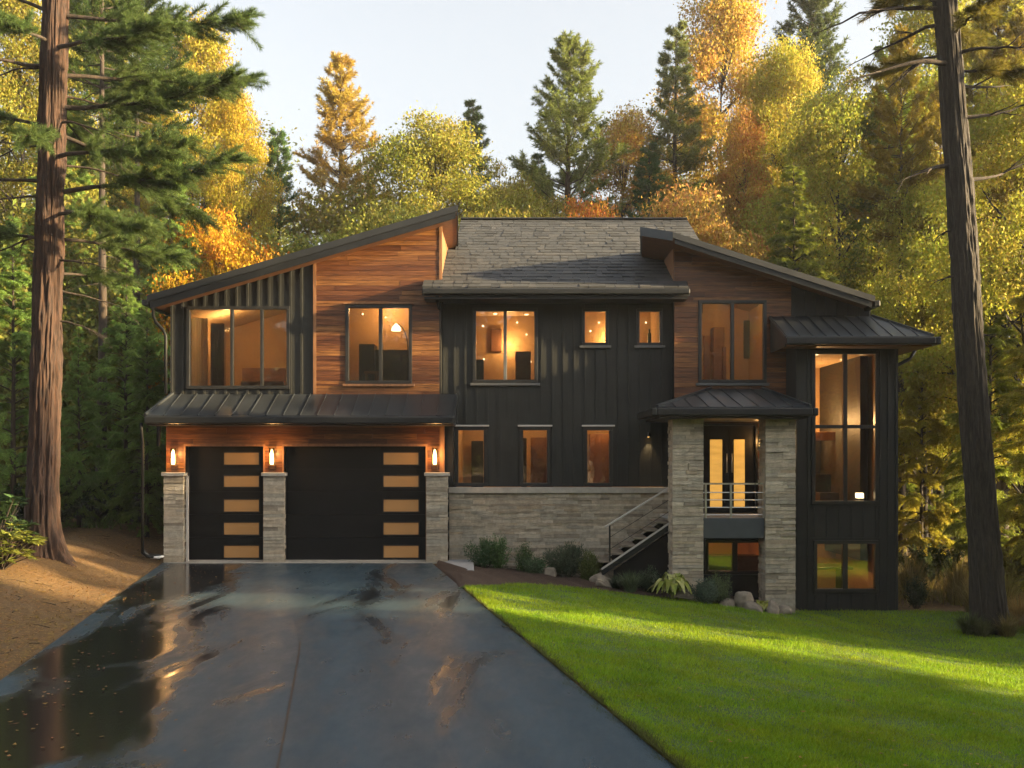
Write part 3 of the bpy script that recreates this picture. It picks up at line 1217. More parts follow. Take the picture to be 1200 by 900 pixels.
mb.box(GX0 + .2, X(515, YG), 21.62, 21.72, 0, 3.0)
part('garage_backing', mb, M['black'], house)
mb = MB()
mb.box(GX0 + .02, GX1, 20.98, 21.36, .0, .014)
mb.box(GX0 + .02, GX1, 21.33, 21.38, .014, .03)
part('threshold', mb, M['cap'], house)

lite_rows = [(530, 545), (557, 571), (585, 600), (612, 627), (639, 654)]
for g, lx0, lx1 in ((G1, 262, 304), (G2, 449, 491)):
    YD = 21.38
    mb = MB()
    h = (g[3] - .03) / 5
    lites = [(X(lx0, YD), X(lx1, YD), Z(b, YD), Z(a, YD)) for a, b in lite_rows]
    for i in range(5):
        for r in rect_minus((g[0] + .004, g[1] - .004, .03 + h * i + .004, .03 + h * (i + 1) - .004), lites):
            mb.prism(rpoly(r), YD, YD + .045)
    dr = part('garage_door', mb, M['door'], house)
    mb = MB()
    mb.box(g[0], g[1], YD + .03, YD + .08, 0.03, g[3])
    part('door_back', mb, M['black'], dr)
    for l in lites:
        mb = MB()
        mb.box(l[0], l[1], YD + .012, YD + .028, l[2], l[3])
        pn = part('frosted_pane', mb, M['amber'], dr)
        mb = MB()
        ring(mb, l[0] - .012, l[1] + .012, l[2] - .012, l[3] + .012, .022, YD - .008, YD - .0005)
        part('pane_frame', mb, M['black'], pn)


# stone piers and walls
def stones_face(mb, u0, u1, z0, z1, place, rs, rowh=(.045, .085), ln=(.18, .55)):
    z = z0
    while z < z1 - .01:
        h = rs.uniform(*rowh)
        if z1 - (z + h) < .035:
            h = z1 - z
        u = u0
        while u < u1 - .005:
            w = rs.uniform(*ln)
            if u1 - (u + w) < .12:
                w = u1 - u
            dp = rs.uniform(.0, .026)
            place(mb, u + .002, u + w - .002, z + .002, z + h - .003, dp)
            u += w
        z += h


def stone_block(x0, x1, y0, y1, z0, z1, name, seed, parent=None, sides=True):
    rs = random.Random(seed)
    mb = MB()
    e = .03
    mb.box(x0 + e + .012, x1 - e - .012, y0 + e + .012, y1, z0, z1 - .005)

    def jb(x0, x1, y0, y1, z0, z1, ax):
        j = [rs.uniform(-.004, .004) for _ in range(8)]
        mb.add([(x0, y0 + (j[0] if ax == 'y' else 0), z0 + j[4] * .5), (x1, y0 + (j[1] if ax == 'y' else 0), z0 + j[5] * .5), (x1, y1, z0), (x0, y1, z0),
                (x0, y0 + (j[2] if ax == 'y' else 0), z1 + j[6] * .5), (x1, y0 + (j[3] if ax == 'y' else 0), z1 + j[7] * .5), (x1, y1, z1), (x0, y1, z1)],
               [(0, 3, 2, 1), (4, 5, 6, 7), (0, 1, 5, 4), (1, 2, 6, 5), (2, 3, 7, 6), (3, 0, 4, 7)])

    stones_face(mb, x0 + .006, x1 - .006, z0, z1, lambda m, a, b, c, d, dp: jb(a, b, y0 + dp, y0 + e + .03, c, d, 'y'), rs)
    if sides:
        stones_face(mb, y0 + e + .031, y1, z0, z1, lambda m, a, b, c, d, dp: jb(x0 + dp, x0 + e + .03, a, b, c, d, 'x'), rs)
        stones_face(mb, y0 + e + .031, y1, z0, z1, lambda m, a, b, c, d, dp: jb(x1 - e - .03, x1 - dp, a, b, c, d, 'x'), rs)
    return part(name, mb, M['stone'], parent or house)


def cap_box(x0, x1, y0, y1, z0, z1, parent, name='stone_cap', mat='cap'):
    mb = MB()
    mb.box(x0, x1, y0, y1, z0, z1)
    return part(name, mb, M[mat], parent, bevel=.01)


PF = 20.98
for i, (a, b) in enumerate(((191, 215), (308, 333), (499, 525))):
    x0, x1 = X(a, PF), X(b, PF)
    zt = Z(558, PF)
    p_ = stone_block(x0, x1, PF, YG - .027, -.05, zt, 'stone_pier', 10 + i)
    cap_box(x0 - .03, x1 + .03, PF - .03, YG - .03, zt, zt + .075, p_)
mb = MB()
mb.box(X(214, PF) + .03, X(214, PF) + .075, YG - .1, YG - .045, .02, 1.78)
part('conduit', mb, M['lightpaint'], house)

SY = 21.5
wx0, wx1 = X(526, SY), X(792, SY)
sw = stone_block(wx0, wx1, SY, YM + .1, -.75, Z(578, SY), 'stone_wall', 31, sides=False)
cap_box(wx0 - .01, wx1, SY - .05, YM - .03, Z(578, SY), Z(571, SY), sw)

# porch
PYF = 19.6
DZ = Z(607, 19.75)
for i, (a, b) in enumerate(((788, 825), (897, 933))):
    x0, x1 = X(a, PYF), X(b, PYF)
    p_ = stone_block(x0, x1, PYF, PYF + .62, -1.0, 2.90, 'porch_pillar', 50 + i)
mb = MB()
pe0, pe1, pey, pez = X(770, 19.3), X(950, 19.3), 19.3, 3.12
mb = MB()
tl_, tr_ = (X(833, YR), YR - .03, 3.6), (X(893, YR), YR - .03, 3.6)
porch = metal_roof('porch_roof', tl_, tr_, (pe1, pey, pez), (pe0, pey, pez), 9)
mb = MB()
mb.slab([(pe0, pey, pez), tl_, (pe0, YR - .03, pez)], .05)
part('hip_panel', mb, M['roofmetal'], porch)
mb = MB()
mb.slab([(pe1, pey, pez), (pe1, YR - .03, pez), tr_], .05)
part('hip_panel', mb, M['roofmetal'], porch)
mb = MB()
mb.bar((pe0, pey, pez + .02), (tl_[0], tl_[1], tl_[2] + .02), .05, .045)
mb.bar((pe1, pey, pez + .02), (tr_[0], tr_[1], tr_[2] + .02), .05, .045)
part('hip_cap', mb, M['roofmetal'], porch)
mb = MB()
mb.box(pe0 - .01, pe1 + .01, pey - .12, pey - .004, pez - .17, pez - .025)
mb.box(pe0 - .12, pe0 - .012, pey - .12, YR - .05, pez - .17, pez - .025)
mb.box(pe1 + .012, pe1 + .12, pey - .12, YR - .05, pez - .17, pez - .025)
part('gutter', mb, M['black'], porch, bevel=.025)
mb = MB()
mb.box(pe0 + .05, pe1 - .05, pey + .02, YR - .04, 2.902, 2.96)
part('soffit', mb, M['black'], porch)
mb = MB()
mb.box(pe0 + .12, pe1 - .12, pey + .12, pey + .3, 2.962, 3.06)
part('beam', mb, M['black'], porch)
# deck
mb = MB()
dx0, dx1 = X(825, PYF) - .0, X(897, PYF)
mb.box(X(788, PYF) + .02, X(935, PYF), PYF + .63, YR - .03, DZ - .06, DZ)
mb.box(dx0 + .003, dx1 - .003, PYF + .12, PYF + .627, DZ - .06, DZ)
deck = part('porch_deck', mb, M['paver'], house)
mb = MB()
mb.box(dx0 + .003, dx1 - .003, PYF + .09, PYF + .118, DZ - .38, DZ + .0)
part('deck_fascia', mb, m_plain('slate_blue_fascia', (.055, .065, .075), .5, 0, .15, 3), deck)
# railing between the pillars
mb = MB()
ryl = PYF + .16
top = Z(566, ryl)
mb.box(dx0 + .004, dx1 - .004, ryl - .025, ryl + .025, top - .03, top)
rail = part('porch_railing', mb, M['steel'], house)
mb = MB()
for k in range(4):
    z = DZ + .06 + k * (top - DZ - .1) / 4
    mb.tube([(dx0 + .004, ryl, z), (dx1 - .004, ryl, z)], .010, 8)
part('rail_cable', mb, M['steel'], rail)
for px in (827, 856.5, 895):
    mb = MB()
    x = X(px, ryl)
    mb.box(x - .018, x + .018, ryl - .018, ryl + .018, DZ + .001, top - .031)
    part('rail_post', mb, M['steel'], rail)
# entry doors
mb = MB()
dxm = (DOOR[0] + DOOR[1]) / 2
YDd = YR + .06
lites = [(X(832, YDd), X(846.5, YDd), DZ + .12, Z(515, YDd)), (X(860, YDd), X(873, YDd), DZ + .12, Z(515, YDd))]
for a, b in ((DOOR[0] + .05, dxm - .003), (dxm + .003, DOOR[1] - .05)):
    mb = MB()
    for r in rect_minus((a, b, DZ + .01, DOOR[3] - .05), lites):
        mb.prism(rpoly(r), YDd, YDd + .05)
    dr = part('entry_door', mb, M['door'], house)
    l = lites[0] if a < lites[0][0] < b else lites[1]
    mb = MB()
    mb.box(l[0], l[1], YDd + .015, YDd + .03, l[2], l[3])
    part('frosted_pane', mb, M['doorlite'], dr)
    mb = MB()
    hx = b - .05 if b < dxm + .01 else a + .05
    mb.tube([(hx, YDd - .04, DZ + .85), (hx, YDd - .04, DZ + 1.25)], .011, 8)
    mb.tube([(hx, YDd - .04, DZ + .9), (hx, YDd + .0, DZ + .9)], .008, 6)
    mb.tube([(hx, YDd - .04, DZ + 1.2), (hx, YDd + .0, DZ + 1.2)], .008, 6)
    part('handle', mb, M['steel'], dr, smooth=True)
mb = MB()
mb.box(DOOR[0] + .001, DOOR[0] + .048, YR - .03, YR + .12, DZ, DOOR[3])
mb.box(DOOR[1] - .048, DOOR[1] - .001, YR - .03, YR + .12, DZ, DOOR[3])
mb.box(DOOR[0] + .049, DOOR[1] - .049, YR - .03, YR + .12, DOOR[3] - .048, DOOR[3] - .001)
part('door_frame', mb, M['black'], house)
mb = MB()
mb.box(DOOR[0], DOOR[1], YR + .13, YR + .15, DZ, DOOR[3])
part('door_backing', mb, M['black'], house)
# wall under the porch
wall((X(786, YP), X(940, YP), -1.2, DZ - .07), [WP], YP, YP + .15, None, 'lower_wall', 'black')
window(WP, YP, [X(861, YP)], mullw=.1, sill='black')

# tower
TX0, TX1 = X(933, YT), X(1052, YT)
wall((TX0, TX1, -1.05, 4.55), [WT, WTL], YT, YT + .16, None, 'tower_wall')
battens((TX0, X(949, YT), -1.0, 4.45), [WT, WTL], YT, None, .4)
battens((X(951, YT) + .05, X(1029, YT) - .0, Z(632, YT) + .03, Z(592, YT) - .03), [], YT, None, .235)
battens((X(951, YT) + .05, X(1029, YT) - .0, -1.0, Z(695, YT) - .02), [], YT, None, .235)
battens((X(1031, YT), TX1, -1.0, 4.45), [WT, WTL], YT, None, .2)
mb = MB()
mb.box(X(949, YT), X(1031, YT), YT - .03, YT - .001, Z(632, YT), Z(632, YT) + .03)
mb.box(X(949, YT), X(1031, YT), YT - .03, YT - .001, Z(592, YT) - .03, Z(592, YT) - .002)
part('belt_trim', mb, M['siding'], house)
mb = MB()
mb.box(TX0, TX0 + .15, YT + .161, YR - .04, -1.05, 4.5)
mb.box(TX1 - .15, TX1, YT + .161, 25, -1.05, 4.5)
part('side_wall', mb, M['siding'], house)
window(WT, YT, [X(990, YT)], [Z(500, YT)], mullw=.08)
window(WTL, YT, [X(990, YT)], mullw=.1)
mb = MB()
mb.box(TX0 - .02, TX1 + .02, YT - .05, YT - .031, -1.06, -.93)
part('foundation_strip', mb, M['cap'], house)
te0, te1, tey = X(920, 20.1), X(1094, 20.1), 20.1
tez, ttz = Z(394, 20.1), Z(371, YR)
tower = metal_roof('tower_roof', (te0, YR - .03, ttz), (RX1 + .02, YR - .03, ttz), (te1, tey, tez), (te0, tey, tez), 11)
mb = MB()
mb.slab([(te1, tey, tez), (te1, 25.5, tez), (RX1 + .02, 25.5, ttz), (RX1 + .02, YR - .03, ttz)], .05)
part('hip_panel', mb, M['roofmetal'], tower)
mb = MB()
mb.bar((te1, tey, tez + .02), (RX1 + .02, YR - .03, ttz + .02), .05, .045)
part('hip_cap', mb, M['roofmetal'], tower)
mb = MB()
mb.box(te0, te1 + .01, tey - .12, tey - .004, tez - .17, tez - .02)
mb.box(te1 + .012, te1 + .11, tey - .12, 25.5, tez - .17, tez - .02)
part('gutter', mb, M['black'], tower, bevel=.025)
mb = MB()
mb.box(te0 + .03, te1 - .03, tey + .01, YT - .03, tez - .2, tez - .15)
mb.box(TX1 + .01, te1 - .03, YT - .02, 25.4, tez - .2, tez - .15)
part('soffit', mb, M['soffit'], tower)
mb = MB()
mb.prism([(tey + .02, tez - .2), (YR - .1, tez - .2), (YR - .1, ttz - .08), (tey + .02, tez - .06)], te0 + .01, te0 + .04, 'x')
part('end_panel', mb, M['black'], tower)
mb = MB()
mb.tube([(te1 - .05, YT + .3, tez - .2), (te1 - .15, YT + .3, tez - .36), (te1 - .45, YT + .3, tez - .52), (TX1 + .03, YT + .3, tez - .68)], .035, 8)
part('bracket', mb, M['black'], tower, smooth=True)

# stair from the deck down to the bed, running left along the wall
stair = thing('staircase', (2.4, 20.6, -.3), 'black metal staircase with a pale handrail rising to the porch deck', 'staircase')
sy0, sy1 = 20.25, 21.25
xa, za, xb, zb = X(786, sy0), Z(613, sy0), X(705, sy0), Z(668, sy0)
nst = 6
for i in range(nst):
    t = (i + .5) / nst
    x = xa + (xb - xa) * t
    z = za + (zb - za) * t + .06
    mb = MB()
    mb.box(x - .16, x + .13, sy0 + .05, sy1 - .02, z, z + .04)
    part('tread', mb, M['rock'], stair, bevel=.008)
for yy_ in (sy0, sy1):
    mb = MB()
    mb.prism([(xa, za), (xa, za - .12), (xb, zb - .12), (xb, zb)], yy_ - .02, yy_ + .02)
    s_ = part('stringer', mb, M['black'], stair)
    mb = MB()
    mb.bar((xa, yy_ - .01, za + .018), (xb, yy_ - .01, zb + .018), .05, .03)
    part('edge_strip', mb, M['lightpaint'], s_)
mb = MB()
mb.prism([(xa + .05, za - .14), (xb + .25, zb - .02), (xb + .25, -.9), (xa + .05, -.9)], sy0 + .12, sy0 + .16)
part('under_stair_shade', mb, M['door'], stair)  # black sheet painting the shade of the open void below the stair
hx0, hz0, hx1, hz1 = X(787, sy0), Z(570, sy0), X(709, sy0), Z(617.5, sy0)
mb = MB()
mb.bar((hx0, sy0, hz0), (hx1, sy0, hz1), .05, .035)
hr = part('handrail', mb, M['lightpaint'], stair, bevel=.006)
for px, pz0 in ((714.5, Z(658, sy0)), (785, Z(612, sy0))):
    mb = MB()
    x = X(px, sy0)
    t = (x - hx0) / (hx1 - hx0)
    mb.box(x - .016, x + .016, sy0 - .016, sy0 + .016, pz0, hz0 + (hz1 - hz0) * t - .02)
    part('post', mb, M['black'], stair)
mb = MB()
for k in (.33, .66):
    mb.tube([(hx0, sy0, hz0 + (za + .02 - hz0) * k), (X(714.5, sy0), sy0, (hz1 + .03) + (Z(660, sy0) - hz1) * k)], .006, 6)
part('rail_cable', mb, M['black'], stair)


# ------------------------------------------------------------------ rooms behind the windows
def room(x0, x1, y0, y1, z0, zc0, zc1=None, power=40, col=(1, .55, .2), wallm='warmwall', lights=(), nl=1, dots=(), drop=.16, ly=None, lxp=None):
    zc1 = zc0 if zc1 is None else zc1
    t = .04
    mb = MB()
    mb.prism([(x0, z0), (x1, z0), (x1, zc1), (x0, zc0)], y1, y1 + t)
    mb.prism([(y0, z0), (y1, z0), (y1, zc0), (y0, zc0)], x0 - t, x0, 'x')
    mb.prism([(y0, z0), (y1, z0), (y1, zc1), (y0, zc1)], x1, x1 + t, 'x')
    rm = part('room_wall', mb, M[wallm], house)
    mb = MB()
    mb.box(x0 - t, x1 + t, y0, y1 + t, z0 - t, z0 - .001)
    part('room_floor', mb, M['intfloor'], rm)
    mb = MB()
    mb.slab([(x0 - t, y0, zc0 + t), (x1 + t, y0, zc1 + t), (x1 + t, y1 + t, zc1 + t), (x0 - t, y1 + t, zc0 + t)], t - .001)
    part('room_ceiling', mb, M['ceiling'], rm)
    for (lx, ly) in lights:
        zc = zc0 + (zc1 - zc0) * (lx - x0) / (x1 - x0)
        mb = MB()
        mb.lathe((lx, ly, zc - .012), [(.0, 0), (.042, 0), (.05, .012)], 14)
        part('downlight', mb, M['spotled'], rm)
    for (lpx, lpy) in dots:
        yy_ = y1 - .05
        mb = MB()
        q = X(lpx, yy_), Z(lpy, yy_)
        mb.lathe((q[0], yy_, q[1]), [(.0, -.02), (.014, -.014), (.02, 0), (.014, .014), (.0, .02)], 10)
        part('lamp_dot', mb, M['spotled'], rm, smooth=True)  # glowing beads on the back wall, standing in for deeper ceiling downlights
    for k in range(nl):
        ld = bpy.data.lights.new('room_light', 'POINT')
        ld.energy = power / nl
        ld.color = col
        ld.shadow_soft_size = .05
        lo = bpy.data.objects.new('room_light', ld)
        COL.objects.link(lo)
        lx = x0 + (x1 - x0) * (k + .5) / nl
        zc = zc0 + (zc1 - zc0) * (lx - x0) / (x1 - x0)
        lo.location = (lxp or lx, ly or (y0 + y1) / 2 - .2, zc - drop)
    return rm


PW = .215
room(-6.98, -4.35, YL + .17, 25, 3.40, zl(-6.98) - .30, zl(-4.35) - .32, 34 * PW, lights=[(-6.2, 22.6), (-5.2, 23.2)], drop=.6, ly=22.5, lxp=-6.45)
room(-4.2, -1.66, YL + .17, 24.8, 3.45, 5.85, None, 30 * PW, lights=[(-3.3, 24.4), (-2.6, 24.3)], dots=[(425, 368), (452, 372)])
room(-1.30, 1.15, YM + .17, 25, 3.45, 5.62, None, 30 * PW, drop=.7, ly=23.9, lights=[(-.62, 23.9), (.2, 24.1), (-.4, 24.6), (.35, 24.7)], dots=[(566, 382), (580, 399), (606, 378), (617, 392), (567, 421), (622, 424)])
room(1.3, 3.25, YM + .17, 24.0, 3.45, 5.62, None, 27 * PW, drop=.7, ly=22.9, lights=[(1.75, 23.8), (2.9, 23.8)], dots=[(702, 378), (692, 388), (757, 378), (764, 386)])
room(-1.15, 3.2, YM + .17, 24.0, .95, 3.25, None, 52 * PW, nl=2, lights=[(.35, 22.5), (1.9, 22.6)])
room(3.62, 5.6, YR + .17, 24.2, 3.5, 6.15, 5.62, 36 * PW, lights=[(4.0, 22.0), (4.6, 22.2), (5.1, 22.0)])
room(5.88, 7.58, YT + .17, 24.4, .92, 4.30, None, 125 * PW, nl=1, drop=1.3, ly=22.9, lights=[(6.3, 21.2), (7.2, 21.1), (6.3, 22.2), (7.2, 22.3), (6.6, 23.2)], dots=[(964, 440), (1001, 452), (975, 470), (1012, 436)])
room(5.88, 7.58, YT + .17, 24.0, -.88, .80, None, 22 * PW, lights=[(6.25, 21.3), (6.3, 21.9), (6.9, 22)])
room(3.72, 5.55, YP + .16, 24.0, -.60, .84, None, 14 * PW, col=(1, .42, .16))


def boxes(name, lst, mat, label, cat, group=None):
    mb = MB()
    for b in lst:
        mb.box(*b)
    x0 = sum(b[0] + b[1] for b in lst) / 2 / len(lst)
    y0 = sum(b[2] + b[3] for b in lst) / 2 / len(lst)
    z0 = min(b[4] for b in lst)
    return tag(part(name, mb, M[mat], None, (x0, y0, z0), bevel=.01), label, cat, group)


# a curtain, furniture and lamps seen through the panes
mb = MB()
cx0, cx1 = X(221, 21.9), X(243, 21.9)
n = 40
top_, bot_ = 5.15, 3.45
row = [(cx0 + (cx1 - cx0) * i / n, 21.92 + .045 * math.sin(i * 1.1) + .012 * math.sin(i * 2.7)) for i in range(n + 1)]
vs = [(x, y, bot_) for x, y in row] + [(x, y, top_) for x, y in row]
mb.add(vs, [(i, i + 1, i + n + 2, i + n + 1) for i in range(n)])
o = part('curtain', mb, M['curtain'], None, (cx0, 21.92, bot_), smooth=True)
tag(o, 'pale linen curtain gathered inside the wide upper left window', 'curtain')
mb = MB()
cx0, cx1 = X(247, 22.4), X(262, 22.4)
row = [(cx0 + (cx1 - cx0) * i / n, 22.4 + .04 * math.sin(i * 1.0)) for i in range(n + 1)]
vs = [(x, y, 3.45) for x, y in row] + [(x, y, 5.1) for x, y in row]
mb.add(vs, [(i, i + 1, i + n + 2, i + n + 1) for i in range(n)])
o = part('curtain', mb, M['midwood'], None, (cx0, 22.4, 3.45), smooth=True)
o.modifiers.new('Solidify', 'SOLIDIFY').thickness = .006
tag(o, 'brown curtain hanging behind the pale one in the upper left window', 'curtain')
boxes('cabinet', [(X(422, 23.5), X(440, 23.5), 23.3, 23.8, 3.45, 4.75), (X(441, 23.5), X(479, 23.5), 23.3, 23.8, 3.45, 4.62)], 'darkwood',
      'dark wood cabinet behind the cedar-framed upper window', 'cabinet')
boxes('side_table', [(X(428, 22.6), X(444, 22.6), 22.4, 22.8, 4.0, 4.06), (X(429, 22.6), X(432, 22.6), 22.45, 22.75, 3.45, 4.0), (X(440, 22.6), X(443, 22.6), 22.45, 22.75, 3.45, 4.0)], 'midwood',
      'small brown table in front of the dark cabinet upstairs', 'table')
lamp = thing('arc_lamp', (X(470, 22.8), 22.8, 3.45), 'arched floor lamp glowing behind the cedar-framed upper window', 'lamp')
mb = MB()
pts = [(X(478, 22.8), 22.8, 3.46)] + [(X(478, 22.8) - .28 * (1 - math.cos(a)), 22.8, 4.6 + .55 * math.sin(a)) for a in np.linspace(0, 1.5, 8)]
mb.tube(pts, .012, 8)
part('stem', mb, M['black'], lamp, smooth=True)
mb = MB()
mb.lathe((pts[-1][0], 22.8, pts[-1][2] - .16), [(.02, .16), (.09, .08), (.11, 0), (.0, .03)], 16)
part('lamp_shade', mb, M['spotled'], lamp, smooth=True)
boxes('dresser', [(X(604, 23.2), X(622, 23.2), 23.0, 23.5, 3.45, 4.55)], 'midwood', 'brown dresser in the right pane of the wide middle upper window', 'dresser')
boxes('bookcase', [(X(557, 23), X(567, 23), 22.8, 23.2, 3.45, 4.35)], 'darkwood', 'black shelf unit in the left pane of the wide middle upper window', 'shelf')
boxes('vase', [(X(759, 22.2), X(763, 22.2), 22.15, 22.23, 4.6, 4.86), (X(760, 22.2), X(762, 22.2), 22.17, 22.21, 4.86, 4.95)], 'black', 'dark slim vase in the small square window nearest the porch side', 'vase')
boxes('vase_ledge', [(1.4, 3.2, 22.1, 22.3, 4.56, 4.6)], 'midwood', 'narrow brown ledge behind the two small square windows', 'shelf')
boxes('interior_door', [(X(552, 23.6), X(566, 23.6), 23.75, 23.8, .96, 2.55)], 'black', 'dark inner door seen through the first slim lower window from the garage', 'door')
boxes('ceiling_lamp', [(X(543, 22.6), X(560, 22.6), 22.5, 22.7, 3.17, 3.22)], 'spotled', 'bright flat ceiling lamp in the first slim lower window from the garage', 'lamp')
boxes('bookshelf', [(X(611, 22.9), X(617, 22.9), 22.7, 23.1, .96, 2.6)], 'darkwood', 'dark tall shelf in the second slim lower window from the garage', 'shelf')
boxes('wardrobe', [(X(622, 23.4), X(648, 23.4), 23.2, 23.7, .96, 2.62)], 'midwood', 'brown wardrobe in the second slim lower window from the garage', 'wardrobe')
boxes('partition_panel', [(X(690, 23.2), X(716, 23.2), 23.0, 23.3, .96, 2.7)], 'midwood', 'red brown wood panel in the slim lower window closest to the stair', 'panel')
boxes('newel_rail', [(X(824, 22.6), X(831, 22.6), 22.5, 22.6, 3.5, 4.85), (X(846, 22.6), X(850, 22.6), 22.5, 22.6, 3.5, 4.6), (X(831, 22.6), X(846, 22.6), 22.53, 22.57, 4.42, 4.48)], 'midwood',
      'brown newel posts and rail behind the upper window over the porch', 'railing')
boxes('picture_frame', [(X(955, 24.2), X(963, 24.2), 24.3, 24.36, 1.75, 2.7)], 'black', 'dark framed picture on the wall inside the tall tower window', 'picture')
boxes('armchair', [(X(958, 22.4), X(980, 22.4), 22.2, 22.8, .93, 1.4), (X(960, 22.4), X(978, 22.4), 22.65, 22.8, 1.4, 1.8)], 'darkwood', 'dark armchair inside the tall tower window', 'chair')
boxes('inner_post', [(X(1010, 22.6), X(1016, 22.6), 22.5, 22.6, .93, 4.28)], 'woodtrim', 'tall pale wood post inside the right half of the tower window', 'post')
tl = thing('table_lamp', (X(1007.5, 21), 21, .93), 'small bright box lamp low in the right half of the tower window', 'lamp')
mb = MB()
mb.box(X(1006.6, 21), X(1008.4, 21), 20.99, 21.03, .93, 1.33)
part('stand', mb, M['darkwood'], tl)
mb = MB()
mb.box(X(1003.5, 21), X(1011.5, 21), 20.95, 21.07, 1.331, 1.44)
part('lamp_shade', mb, M['spotled'], tl, bevel=.01)
boxes('dining_table', [(5.95, 7.2, 21.6, 22.4, -.2, -.15), (6.05, 6.12, 21.7, 22.3, -.87, -.2), (7.05, 7.12, 21.7, 22.3, -.87, -.2)], 'darkwood', 'dark table inside the bottom window of the tower', 'table')
boxes('sideboard', [(4.0, 5.4, 22.4, 22.8, -.59, .02)], 'darkwood', 'dark low sideboard behind the window under the porch deck', 'sideboard')


boxes('wall_picture', [(X(575, 24.9), X(588, 24.9), 24.93, 24.97, 4.75, 5.3)], 'midwood', 'brown picture hanging in the middle of the wide middle upper window', 'picture')
boxes('tall_bookcase', [(X(833, 24.1), X(846, 24.1), 23.8, 24.15, 3.5, 5.2)], 'midwood', 'tall brown bookcase deep behind the upper window over the porch', 'bookcase')
boxes('wall_mirror', [(X(872, 24.1), X(890, 24.1), 24.13, 24.17, 4.5, 5.4)], 'darkwood', 'dark panel on the back wall in the right pane above the porch', 'picture')
boxes('inner_doorway', [(X(985, 24.3), X(1004, 24.3), 24.33, 24.37, .93, 3.1)], 'midwood', 'brown doorway at the back of the tower room', 'door')
boxes('loft_beam', [(5.9, 7.56, 23.2, 23.35, 2.55, 2.75)], 'midwood', 'brown beam crossing the tower room behind the window transom', 'beam')
boxes('bed', [(X(285, 22.8), X(335, 22.8), 22.6, 24.4, 3.4, 3.85), (X(285, 24.5), X(335, 24.5), 24.4, 24.5, 3.4, 4.3)], 'midwood', 'brown bed behind the right panes of the wide upper left window', 'bed')


# wall lamps
def point(name, loc, e, col, r=.03):
    ld = bpy.data.lights.new(name, 'POINT')
    ld.energy = e
    ld.color = col
    ld.shadow_soft_size = r
    lo = bpy.data.objects.new(name, ld)
    COL.objects.link(lo)
    lo.location = loc


for px, lab in ((205, 'glowing wall lamp above the pier left of the narrow garage door'), (320, 'glowing wall lamp above the pier between the two garage doors'),
                (510, 'glowing wall lamp above the pier right of the wide garage door')):
    x = X(px, YG)
    y = YG - .03
    zc = Z(535, YG)
    s = thing('wall_lamp', (x, y, zc - .2), lab, 'lamp', 'wall lamps above the garage piers')
    mb = MB()
    mb.box(x - .06, x + .06, y - .025, y - .001, zc - .26, zc - .17)
    mb.box(x - .05, x + .05, y - .12, y - .025, zc - .2, zc - .17)
    part('bracket', mb, M['woodtrim'], s, bevel=.006)
    mb = MB()
    mb.lathe((x, y - .08, zc - .165), [(.0, 0), (.033, .0), (.04, .06), (.036, .2), (.02, .29), (.0, .32)], 14)
    part('bulb', mb, M['bulb'], s, smooth=True)
    mb = MB()
    mb.lathe((x, y - .08, zc - .168), [(.055, 0), (.055, .34)], 20)
    part('glass_shade', mb, M['glass'], s, smooth=True)
    point('wall_lamp_light', (x, y - .2, zc + .05), 3.0, (1, .5, .16), .06)

x, z_ = X(759.5, YM), Z(511, YM)
s = thing('spot_lamp', (x, YM - .03, z_), 'tiny downlight lamp on the dark siding beside the porch pillar', 'lamp')
mb = MB()
mb.lathe((x, YM - .08, z_ - .02), [(.0, .09), (.035, .09), (.04, .0), (.03, .0)], 14)
mb.box(x - .03, x + .03, YM - .06, YM - .026, z_ + .02, z_ + .09)
part('housing', mb, M['black'], s)
mb = MB()
mb.lathe((x, YM - .08, z_ - .022), [(.0, 0), (.028, 0)], 12)
part('bulb', mb, M['bulb'], s)
ld = bpy.data.lights.new('spot_light', 'SPOT')
ld.energy = 4
ld.spot_size = R(65)
ld.spot_blend = .9
ld.color = (1, .66, .3)
ld.shadow_soft_size = .02
lo = bpy.data.objects.new('spot_light', ld)
COL.objects.link(lo)
lo.location = (x, YM - .1, z_ - .03)
lo.rotation_euler = (R(8), 0, 0)
x = X(890.5, YR)
s = thing('porch_lamp', (x, YR - .03, 2.4), 'amber porch lamp on the cedar beside the entry doors', 'lamp')
mb = MB()
mb.box(x - .05, x + .05, YR - .05, YR - .026, 2.36, 2.62)
part('back_plate', mb, M['black'], s)
mb = MB()
mb.lathe((x, YR - .09, 2.40), [(.0, 0), (.032, 0), (.036, .09), (.03, .18), (.0, .2)], 14)
part('bulb', mb, M['bulb'], s, smooth=True)
point('porch_lamp_light', (x - .0, YR - .2, 2.5), 2.2, (1, .5, .16), .05)

# small things by the house
s = thing('splash_block', (X(186, 20.9), 20.9, .05), 'small white plastic drain spout beside the left garage pier', 'drain')
mb = MB()
x = X(186, 20.9)
mb.tube([(X(167, 20.5), 20.52, .28), (X(172, 20.6), 20.6, .2), (x + .03, 20.85, .14)], [.05, .05, .06], 10)
part('pipe', mb, M['black'], s, smooth=True)
mb = MB()
mb.box(x - .11, x + .1, 20.68, 20.95, .12, .17)
part('lid', mb, M['white'], s, bevel=.02)
mb = MB()
pv = [(X(512, 20.4), 20.6), (X(536, 19.6), 19.35), (X(556, 19.6), 19.35), (X(553, 20.6), 21.4), (X(528, 21.3), 21.4)]
mb.prism([(a, b) for a, b in pv], -.06, .035, 'z')
tag(part('paving_slab', mb, M['paver'], None, (pv[0][0], 20.5, -.06), bevel=.012), 'grey concrete slab between the driveway corner and the stone wall', 'paving slab')

# ------------------------------------------------------------------ vegetation builders
def unit(v):
    return v / np.maximum(np.linalg.norm(v, axis=-1, keepdims=True), 1e-9)


